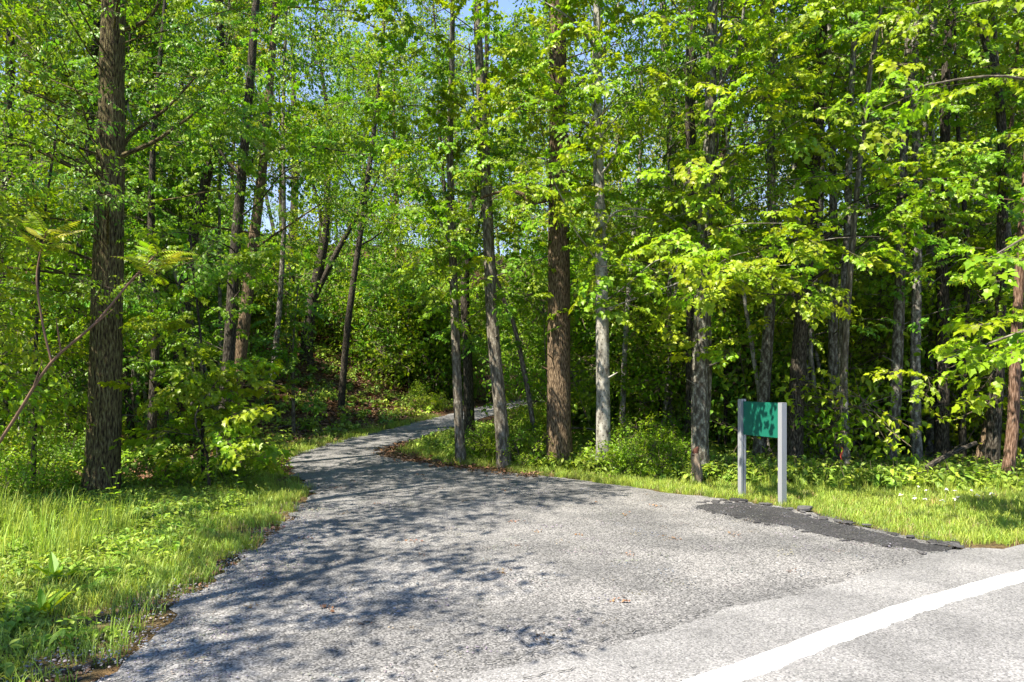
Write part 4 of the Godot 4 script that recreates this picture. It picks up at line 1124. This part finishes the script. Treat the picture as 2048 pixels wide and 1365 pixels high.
func young_tree(x: float, d: float, tall: float, label: String, r: RandomNumberGenerator) -> void:
	var o := thing("young_tree", label, "sapling", on_ground(x, d))
	var path := spline([Vector3(0, -0.05, 0), Vector3(r.randfn(0, 0.06), tall * 0.35, r.randfn(0, 0.06)), Vector3(r.randfn(0, 0.1), tall * 0.7, r.randfn(0, 0.1)), Vector3(r.randfn(0, 0.15), tall, r.randfn(0, 0.15))], 4)
	part("trunk", tube(path, range(path.size()).map(func(k): return 0.022 * (1.0 - 0.8 * k / path.size())), 6, 0.05), mats["dark"], o)
	var places := []
	var tints := []
	for i in int(tall * 5):
		var y := lerpf(tall * 0.22, tall, (i + r.randf()) / (tall * 5))
		var yaw := r.randf() * TAU
		var lp := limb_points(height_on(path, y), yaw, r.randf_range(0.5, 1.0), r.randf_range(0.1, 0.5), r)
		part("limb", tube(lp, [0.008, 0.007, 0.006, 0.005, 0.004, 0.002], 4), mats["dark"], o)
		for k in 4:
			places.append(spray_at(lp[r.randi_range(2, 5)], yaw + r.randfn(0, 0.7), r, 0.8))
			tints.append(tint_near(TINTS[2], r))
	copies("crown", sprays["oval" if tall > 2 else "maple"][r.randi_range(0, 4)], places, tints, o)

func frond(r: RandomNumberGenerator) -> ArrayMesh:
	var v := PackedVector3Array()
	var c := PackedColorArray()
	var length := r.randf_range(0.2, 0.36)
	var tint := tint_near(TINTS[3] if r.randf() < 0.5 else TINTS[2], r)
	var last := Vector3.ZERO
	for i in 13:
		var t := (i + 1) / 13.0
		var p := Vector3(length * t, -0.28 * length * t * t, 0)
		rod(v, c, last, p, 0.003, Color(0.2, 0.12, 0.05))
		last = p
		for s in [-1.0, 1.0]:
			leaf_faces(v, c, OUTLINES["blade"], Transform3D(Basis(Vector3.UP, -s * 1.1) * Basis(Vector3(0, 0, 1), -0.25), p), 0.075 * sin(PI * (0.15 + 0.8 * t)), tint, 0.15, 0.3)
	return mesh_of(v, PackedInt32Array(), PackedVector3Array(), PackedVector2Array(), c)

func shrub(x: float, d: float, spread: float, tall: float, label: String, group: String, r: RandomNumberGenerator, tint: int) -> void:
	var o := thing("shrub", label, "shrub", on_ground(x, d), group)
	var v := PackedVector3Array()
	var c := PackedColorArray()
	var places := []
	var tints := []
	for i in 8:
		var a := r.randf() * TAU
		rod(v, c, Vector3(cos(a) * 0.05, -0.03, sin(a) * 0.05), Vector3(cos(a) * spread * 0.6, tall * 0.8, sin(a) * spread * 0.6), 0.007, Color.WHITE)
	for i in int(26 * spread * spread * tall / 0.12) + 14:
		var a := r.randf() * TAU
		var q := sqrt(r.randf())
		var y := tall * r.randf_range(0.02, 1.0) * (1.0 - 0.5 * q * q)
		places.append(spray_at(Vector3(cos(a) * q * spread, y - 0.05, sin(a) * q * spread), a, r, 0.7))
		tints.append(tint_near(TINTS[tint], r))
	part("stem", mesh_of(v), mats["twig"], o)
	copies("foliage", sprays["bush"][r.randi_range(0, 2)], places, tints, o)

func sign_board() -> void:
	var a := on_ground(2.95, 8.75)
	var b := on_ground(3.25, 8.2)
	var along := (b - a).normalized()
	var o := thing("sign", "blank green sign panel held between two square aluminium posts", "sign", a)
	var turn := Basis(along, Vector3.UP, along.cross(Vector3.UP))
	for k in 2:
		var at := (a if k == 0 else b) - a
		var tall := 1.26 if k == 0 else 1.235
		var w := 0.029
		var h := 0.042
		# a hollow section with a slot down its inner face
		var s := 1.0 if k == 0 else -1.0
		var outline := PackedVector2Array([Vector2(-w * s, -h), Vector2(-w * s, h), Vector2(w * s, h), Vector2(w * s, 0.007), Vector2(w * s * 0.45, 0.007), Vector2(w * s * 0.45, -0.007), Vector2(w * s, -0.007), Vector2(w * s, -h)])
		var lie := Basis(along, turn.z, -Vector3.UP) if true else Basis()
		var p := part("post", solid(outline, tall + 0.15, 0.0), mats["aluminium"], o, Transform3D(lie, at + Vector3(0, (tall - 0.15) / 2, 0)))
		part("cap", solid(PackedVector2Array([Vector2(-w, -h), Vector2(-w, h), Vector2(w, h), Vector2(w, -h)]), 0.008, 0.002), mats["aluminium"], p, Transform3D(Basis(), Vector3(0, 0, -(tall + 0.15) / 2 - 0.0045)))
	var gap := (b - a).length() - 0.058 + 0.024
	var panel := BoxMesh.new()
	panel.size = Vector3(gap, 0.425, 0.009)
	part("panel", panel, mats["sign_green"], o, Transform3D(turn, (b - a) / 2 + Vector3(0, 1.028, 0)))

func small_things() -> void:
	var r := RandomNumberGenerator.new()
	r.seed = 77
	# broken crust of old asphalt along the patch's upper edge
	var edge := spline(PATCH_T, 12)
	var slab_at := [[Vector2(3.36, 7.86), 0.13, 0.035, "largest broken grey asphalt slab at the sign side of black patch"], [Vector2(2.78, 8.4), 0.12, 0.03, "broken asphalt slab edge lying beneath the far sign post"]]
	for i in 64:
		var p: Vector2 = edge[r.randi_range(10, edge.size() - 1)] + Vector2(r.randfn(0.05, 0.07), r.randfn(0.02, 0.06))
		slab_at.append([p, r.randf_range(0.02, 0.07), r.randf_range(0.006, 0.014), "flat broken piece of grey asphalt beside the black patch"])
	for i in 14:
		var p: Vector2 = spline(PATCH_B, 6)[r.randi_range(4, 36)] + Vector2(r.randfn(0, 0.05), r.randfn(0, 0.04))
		slab_at.append([p, r.randf_range(0.02, 0.05), r.randf_range(0.008, 0.018), "flat broken piece of grey asphalt beside the black patch"])
	for s in slab_at:
		var outline := PackedVector2Array()
		var n := r.randi_range(5, 7)
		for k in n: outline.append(Vector2(cos(TAU * k / n), sin(TAU * k / n) * 0.65) * s[1] * r.randf_range(0.7, 1.25))
		var m := StandardMaterial3D.new()
		var o := part(numbered("asphalt_chunk"), solid(outline, s[2], minf(0.006, s[2] * 0.3)), chunk_material(r.randi_range(0, 2)), self, Transform3D(Basis(Vector3.UP, r.randf() * TAU) * Basis(Vector3(1, 0, 0), -PI / 2 + r.randfn(0, 0.07)), on_ground(s[0].x, s[0].y, 0.027 + s[2] * 0.42)))
		tag(o, s[3], "asphalt chunk", "broken asphalt pieces around the black patch")
	# a dead log propped among the trunks
	var foot := on_ground(5.6, 9.55)
	var o := thing("fallen_log", "dark dead log leaning low among trunks behind the grassy verge", "log", foot)
	var lp := spline([Vector3(-0.25, -0.03, 0.05), Vector3(0.2, 0.2, -0.12), Vector3(0.62, 0.38, -0.3), Vector3(1.2, 0.58, -0.45)], 5)
	part("trunk", tube(lp, range(lp.size()).map(func(k): return 0.052 - 0.02 * k / lp.size()), 9, 0.25), mats["dark"], o)
	part("branch", tube([lp[11], lp[11] + Vector3(0.05, 0.1, 0.05), lp[11] + Vector3(0.2, 0.2, 0.05)], [0.014, 0.01, 0.004], 5, 0.2), mats["dark"], o)
	part("branch", tube([lp[3], lp[3] + Vector3(0.02, 0.05, 0.06), lp[3] + Vector3(0.06, 0.12, 0.08)], [0.01, 0.008, 0.003], 5, 0.2), mats["dark"], o)
	# splintered remains of a sapling
	foot = on_ground(2.64, 9.75)
	o = thing("broken_stump", "splintered pale sapling stump with rotten reddish top", "stump", foot)
	part("trunk", tube([Vector3(0.03, -0.05, 0), Vector3(0.02, 0.15, 0), Vector3(-0.01, 0.32, 0), Vector3(-0.02, 0.45, 0), Vector3(0.0, 0.5, 0)], [0.035, 0.05, 0.06, 0.058, 0.02], 9, 0.5), mats["snag_wood"], o)
	part("rotten_top", tube([Vector3(-0.02, 0.42, 0), Vector3(-0.01, 0.5, 0.01), Vector3(0.02, 0.55, 0.01)], [0.05, 0.04, 0.012], 8, 0.9), mats["snag_red"], o)
	for k in 5:
		var a := TAU * k / 5.0
		part("splinter", tube([Vector3(cos(a) * 0.05, 0.32, sin(a) * 0.05), Vector3(cos(a) * 0.075, 0.2 + 0.05 * (k % 3), sin(a) * 0.075), Vector3(cos(a) * 0.1, 0.02, sin(a) * 0.1)], [0.012, 0.009, 0.002], 4, 0.2), mats["snag_wood"], o)
	# a strip of orange marker ribbon hanging from a twig
	foot = on_ground(4.92, 10.2)
	o = thing("marker_ribbon", "orange red marker ribbon hanging from a thin twig stake", "ribbon", foot)
	part("stake", tube([Vector3(0, -0.05, 0), Vector3(0.01, 0.3, 0), Vector3(-0.01, 0.52, 0.01)], [0.007, 0.006, 0.004], 5), mats["dark"], o)
	var rv := PackedVector3Array()
	for k in 6:
		var y0 := 0.5 - 0.033 * k
		var y1 := y0 - 0.033
		var w0 := 0.02 * sin(0.6 + k * 0.45)
		var w1 := 0.02 * sin(0.6 + (k + 1) * 0.45)
		var x0 := 0.012 * sin(k * 1.1)
		var x1 := 0.012 * sin((k + 1) * 1.1)
		rv.append_array([Vector3(x0 - w0, y0, 0.02), Vector3(x1 - w1, y1, 0.025), Vector3(x0 + w0, y0, 0.012), Vector3(x0 + w0, y0, 0.012), Vector3(x1 - w1, y1, 0.025), Vector3(x1 + w1, y1, 0.014)])
	part("ribbon", mesh_of(rv), mats["ribbon"], o)
	# pale seed heads and withered blooms in the verge
	for i in 16:
		var x := r.randf_range(4.1, 6.0)
		var d := 7.55 + (x - 4.1) * 0.35 + r.randf_range(0, 0.7)
		var k := thing("wild_flower", "pale withered flower head in the grass of the verge", "flower", on_ground(x, d), "withered flowers in the grassy verge")
		var top := Vector3(r.randfn(0, 0.03), r.randf_range(0.1, 0.2), r.randfn(0, 0.03))
		part("stem", tube([Vector3(0, -0.02, 0), top * 0.5, top], [0.003, 0.0025, 0.002], 4), mats["snag_wood"], k)
		var v := PackedVector3Array()
		var c := PackedColorArray()
		for j in 6: leaf_faces(v, c, OUTLINES["oval"], Transform3D(Basis(Vector3.UP, j * 1.05) * Basis(Vector3(0, 0, 1), r.randf_range(-0.3, 0.8)), top), r.randf_range(0.02, 0.035), Color.WHITE)
		part("bloom", mesh_of(v), mats["flower"], k)
	# twigs and dry sticks lying about
	for i in 14:
		var d := r.randf_range(10.5, 17)
		var x := r.randf_range(-8.5, -4.7) if i % 2 else r.randf_range(3.2, 9.0)
		if i % 2 == 0: d = r.randf_range(10.2, 14)
		var a := r.randf() * TAU
		var len_ := r.randf_range(0.5, 1.4)
		var p0 := on_ground(x, d, 0.03)
		var e := Vector3(cos(a) * len_, 0, sin(a) * len_)
		var p1 := on_ground(x + e.x, d - e.z, r.randf_range(0.03, 0.25)) - p0
		var k := thing("fallen_stick", "dry fallen stick on the woodland floor", "stick", p0, "fallen sticks on the woodland floor")
		part("stem", tube([Vector3.ZERO, p1 * 0.5 + Vector3(r.randfn(0, 0.04), 0.03, r.randfn(0, 0.04)), p1], [0.014, 0.011, 0.005], 5, 0.2), mats["grey"], k)

var chunk_mats := []
func chunk_material(i: int) -> Material:
	if chunk_mats.is_empty():
		for w in [0.16, 0.26, 0.4]:
			var m := plain(Color(w, w * 0.97, w * 0.98), 0.9)
			m.albedo_texture = mats["road"].albedo_texture
			m.uv1_triplanar = true
			m.uv1_scale = Vector3.ONE
			chunk_mats.append(m)
	return chunk_mats[i]

func scatter(called: String, kind: String, label: String, category: String, poly: Array, count: int, base: Color, spread: float, size: Vector2, keep: Callable, r: RandomNumberGenerator, lift := 0.0) -> void:
	var box := Rect2(poly[0], Vector2.ZERO)
	for p in poly: box = box.expand(p)
	var sets := []
	var n_kinds: int = sprays[kind].size()
	for k in n_kinds: sets.append([[], []])
	var made := 0
	for t in count * 12:
		if made >= count: break
		var x := r.randf_range(box.position.x, box.end.x)
		var d := r.randf_range(box.position.y, box.end.y)
		if not inside(poly, x, d) or r.randf() > keep.call(x, d): continue
		made += 1
		var s := r.randf_range(size.x, size.y)
		var k := made % n_kinds
		sets[k][0].append(Transform3D((Basis(Vector3.UP, r.randf() * TAU) * Basis(Vector3(1, 0, 0), r.randfn(0, 0.12))).scaled(Vector3.ONE * s), on_ground(x, d, lift)))
		var w := 1.0 + r.randf_range(-spread, spread)
		sets[k][1].append(Color(base.r * w * r.randf_range(0.85, 1.2), base.g * w, base.b * w * r.randf_range(0.7, 1.3)))
	for k in n_kinds:
		if sets[k][0].is_empty(): continue
		var o := copies(numbered(called), sprays[kind][k], sets[k][0], sets[k][1], self)
		tag(o, label, category, "", "stuff")

func ground_cover() -> void:
	var r := RandomNumberGenerator.new()
	r.seed = 91
	var clear := func(x, d): return 1.0 if off_drive(x, d) > 0.12 else 0.0
	var verge := func(x, d):
		var q := off_drive(x, d)
		if q < 0.05: return 0.0
		var bald := rough.get_noise_2d(x * 45, d * 45) * 0.5 + 0.5
		return clampf((q - 0.05) * 1.4 + 0.15, 0, 1) * (1.0 if d > 5.2 else clampf((d - 2.8) * 0.5, 0.3, 1.0)) * clampf(bald * 2.2 - 0.35, 0.05, 1.0)
	var back := func(x, d): return clampf((off_drive(x, d) - 0.5) * 1.2, 0, 1) * (1.0 if d > 5.6 else 0.5)
	scatter("grass", "tuft", "short bright grass on the weedy verge", "grass", VERGE_WEEDY, 6800, GRASS_GREEN, 0.3, Vector2(0.6, 1.15), verge, r)
	scatter("weeds", "weed", "low broad leaved weeds on the sunny verge", "weeds", VERGE_WEEDY, 4600, WEED_GREEN, 0.3, Vector2(0.4, 1.0), back, r)
	scatter("tall_grass", "tall", "tall grass standing in the sunny verge", "grass", [Vector2(-5.6, 5.4), Vector2(-3.5, 5.4), Vector2(-3.7, 6.9), Vector2(-5.6, 7.4)], 170, GRASS_GREEN, 0.25, Vector2(0.6, 1.0), clear, r)
	scatter("grass", "tuft", "light green mown grass around the sign posts", "grass", VERGE_MOWN, 6500, GRASS_GREEN, 0.3, Vector2(0.45, 0.95), clear, r)
	scatter("tall_grass", "tall", "longer grass fringe between mown verge and trunks", "grass", [Vector2(0.6, 11.0), Vector2(2.6, 9.9), Vector2(4.2, 9.0), Vector2(9.5, 8.8), Vector2(9.5, 9.5), Vector2(5, 10.2), Vector2(3, 10.7), Vector2(1, 11.5)], 420, GRASS_GREEN, 0.3, Vector2(0.3, 0.65), clear, r)
	scatter("weeds", "weed", "leafy weeds along the wooded bank", "weeds", [Vector2(0.2, 11.5), Vector2(2.6, 10.0), Vector2(4.5, 9.4), Vector2(9.5, 9.0), Vector2(10, 10.5), Vector2(5, 11.5), Vector2(2, 12.5), Vector2(0, 13)], 2600, WEED_GREEN, 0.3, Vector2(0.8, 1.9), clear, r)
	scatter("grass", "tuft", "shaded grass on the island in the driveway bend", "grass", ISLAND, 1900, GRASS_GREEN, 0.3, Vector2(0.7, 1.5), clear, r)
	scatter("weeds", "weed", "shaded weeds on the island in the driveway bend", "weeds", ISLAND, 700, WEED_GREEN, 0.3, Vector2(0.7, 1.6), back, r)
	scatter("grass", "tuft", "grass strip along the far driveway edge", "grass", FAR_EDGE, 380, GRASS_GREEN, 0.3, Vector2(0.7, 1.4), clear, r)
	scatter("weeds", "weed", "seedlings on the shaded woodland floor", "weeds", WOODS_FLOOR, 1700, WEED_GREEN, 0.3, Vector2(0.8, 2.0), clear, r)
	scatter("weeds", "weed", "seedlings on the woodland floor beyond the sign", "weeds", WOODS_FLOOR_SIGN_SIDE, 3000, WEED_GREEN, 0.3, Vector2(0.8, 2.2), clear, r)
	scatter("leaf_litter", "litter", "brown fallen leaves on the hillside floor", "leaf litter", WOODS_FLOOR, 5200, LITTER_BROWN, 0.35, Vector2(0.8, 1.4), clear, r)
	scatter("leaf_litter", "litter", "brown fallen leaves beneath trees beyond the sign", "leaf litter", WOODS_FLOOR_SIGN_SIDE, 4200, LITTER_BROWN, 0.35, Vector2(0.8, 1.4), clear, r)
	var edge := func(x, d):
		var q := off_drive(x, d)
		return 1.0 if q > 0.0 and q < 0.3 else 0.06
	scatter("leaf_litter", "litter", "brown leaf crumbs along the weedy driveway edge", "leaf litter", VERGE_WEEDY, 420, LITTER_BROWN, 0.35, Vector2(0.25, 0.55), edge, r, 0.004)
	scatter("leaf_litter", "litter", "rusty leaf drift around the island edge", "leaf litter", [Vector2(-2.6, 12.9), Vector2(-2.65, 13.8), Vector2(-2.3, 14.8), Vector2(-1.9, 13.5), Vector2(-0.8, 11.9), Vector2(0.6, 10.6), Vector2(0.3, 10.4), Vector2(-1.2, 11.3)], 170, LITTER_BROWN, 0.35, Vector2(0.35, 0.8), func(_x, _d): return 1.0, r, 0.03)
	scatter("gravel", "pebble", "loose grey gravel along the driveway edge", "gravel", [Vector2(-2.9, 2.6), Vector2(-1.5, 2.6), Vector2(-1.7, 4.5), Vector2(-1.9, 6.5), Vector2(-2.2, 8.3), Vector2(-2.6, 8.3), Vector2(-2.5, 6.5), Vector2(-2.6, 4.6)], 520, Color(0.20, 0.195, 0.19), 0.35, Vector2(0.3, 0.8), func(_x, _d): return 1.0, r, 0.024)
	scatter("gravel", "pebble", "loose grit scattered over driveway and patch", "gravel", [Vector2(-1.6, 2.8), Vector2(0, 3.8), Vector2(3.4, 6.0), Vector2(3.2, 7.8), Vector2(1, 9.5), Vector2(-2.4, 9.5), Vector2(-2.1, 6)], 420, Color(0.15, 0.147, 0.143), 0.4, Vector2(0.3, 0.8), func(_x, _d): return 1.0, r, 0.026)
	scatter("gravel", "pebble", "black crumbs of asphalt strewn round the patch", "gravel", [Vector2(2.0, 7.9), Vector2(2.6, 8.5), Vector2(3.3, 8.0), Vector2(4.1, 6.3), Vector2(4.0, 5.95), Vector2(3.5, 5.95), Vector2(2.4, 7.2)], 600, Color(0.06, 0.06, 0.062), 0.5, Vector2(0.15, 0.5), func(_x, _d): return 1.0, r, 0.03)
	scatter("dry_grass", "tuft", "straw coloured dead grass in the weedy verge", "grass", VERGE_WEEDY, 420, Color(0.46, 0.37, 0.20), 0.3, Vector2(0.5, 1.0), verge, r)
	scatter("dry_grass", "tuft", "straw coloured dead grass along the mown verge", "grass", VERGE_MOWN, 520, Color(0.46, 0.37, 0.20), 0.3, Vector2(0.4, 0.85), clear, r)
	scatter("leaf_litter", "litter", "few stray brown leaf bits on the driveway", "leaf litter", [Vector2(-1.9, 3.0), Vector2(0, 3.9), Vector2(3.0, 5.6), Vector2(2.6, 8.2), Vector2(-0.4, 10.8), Vector2(-3.0, 10.5), Vector2(-2.2, 7)], 34, LITTER_BROWN, 0.35, Vector2(0.18, 0.35), func(_x, _d): return 1.0, r, 0.026)
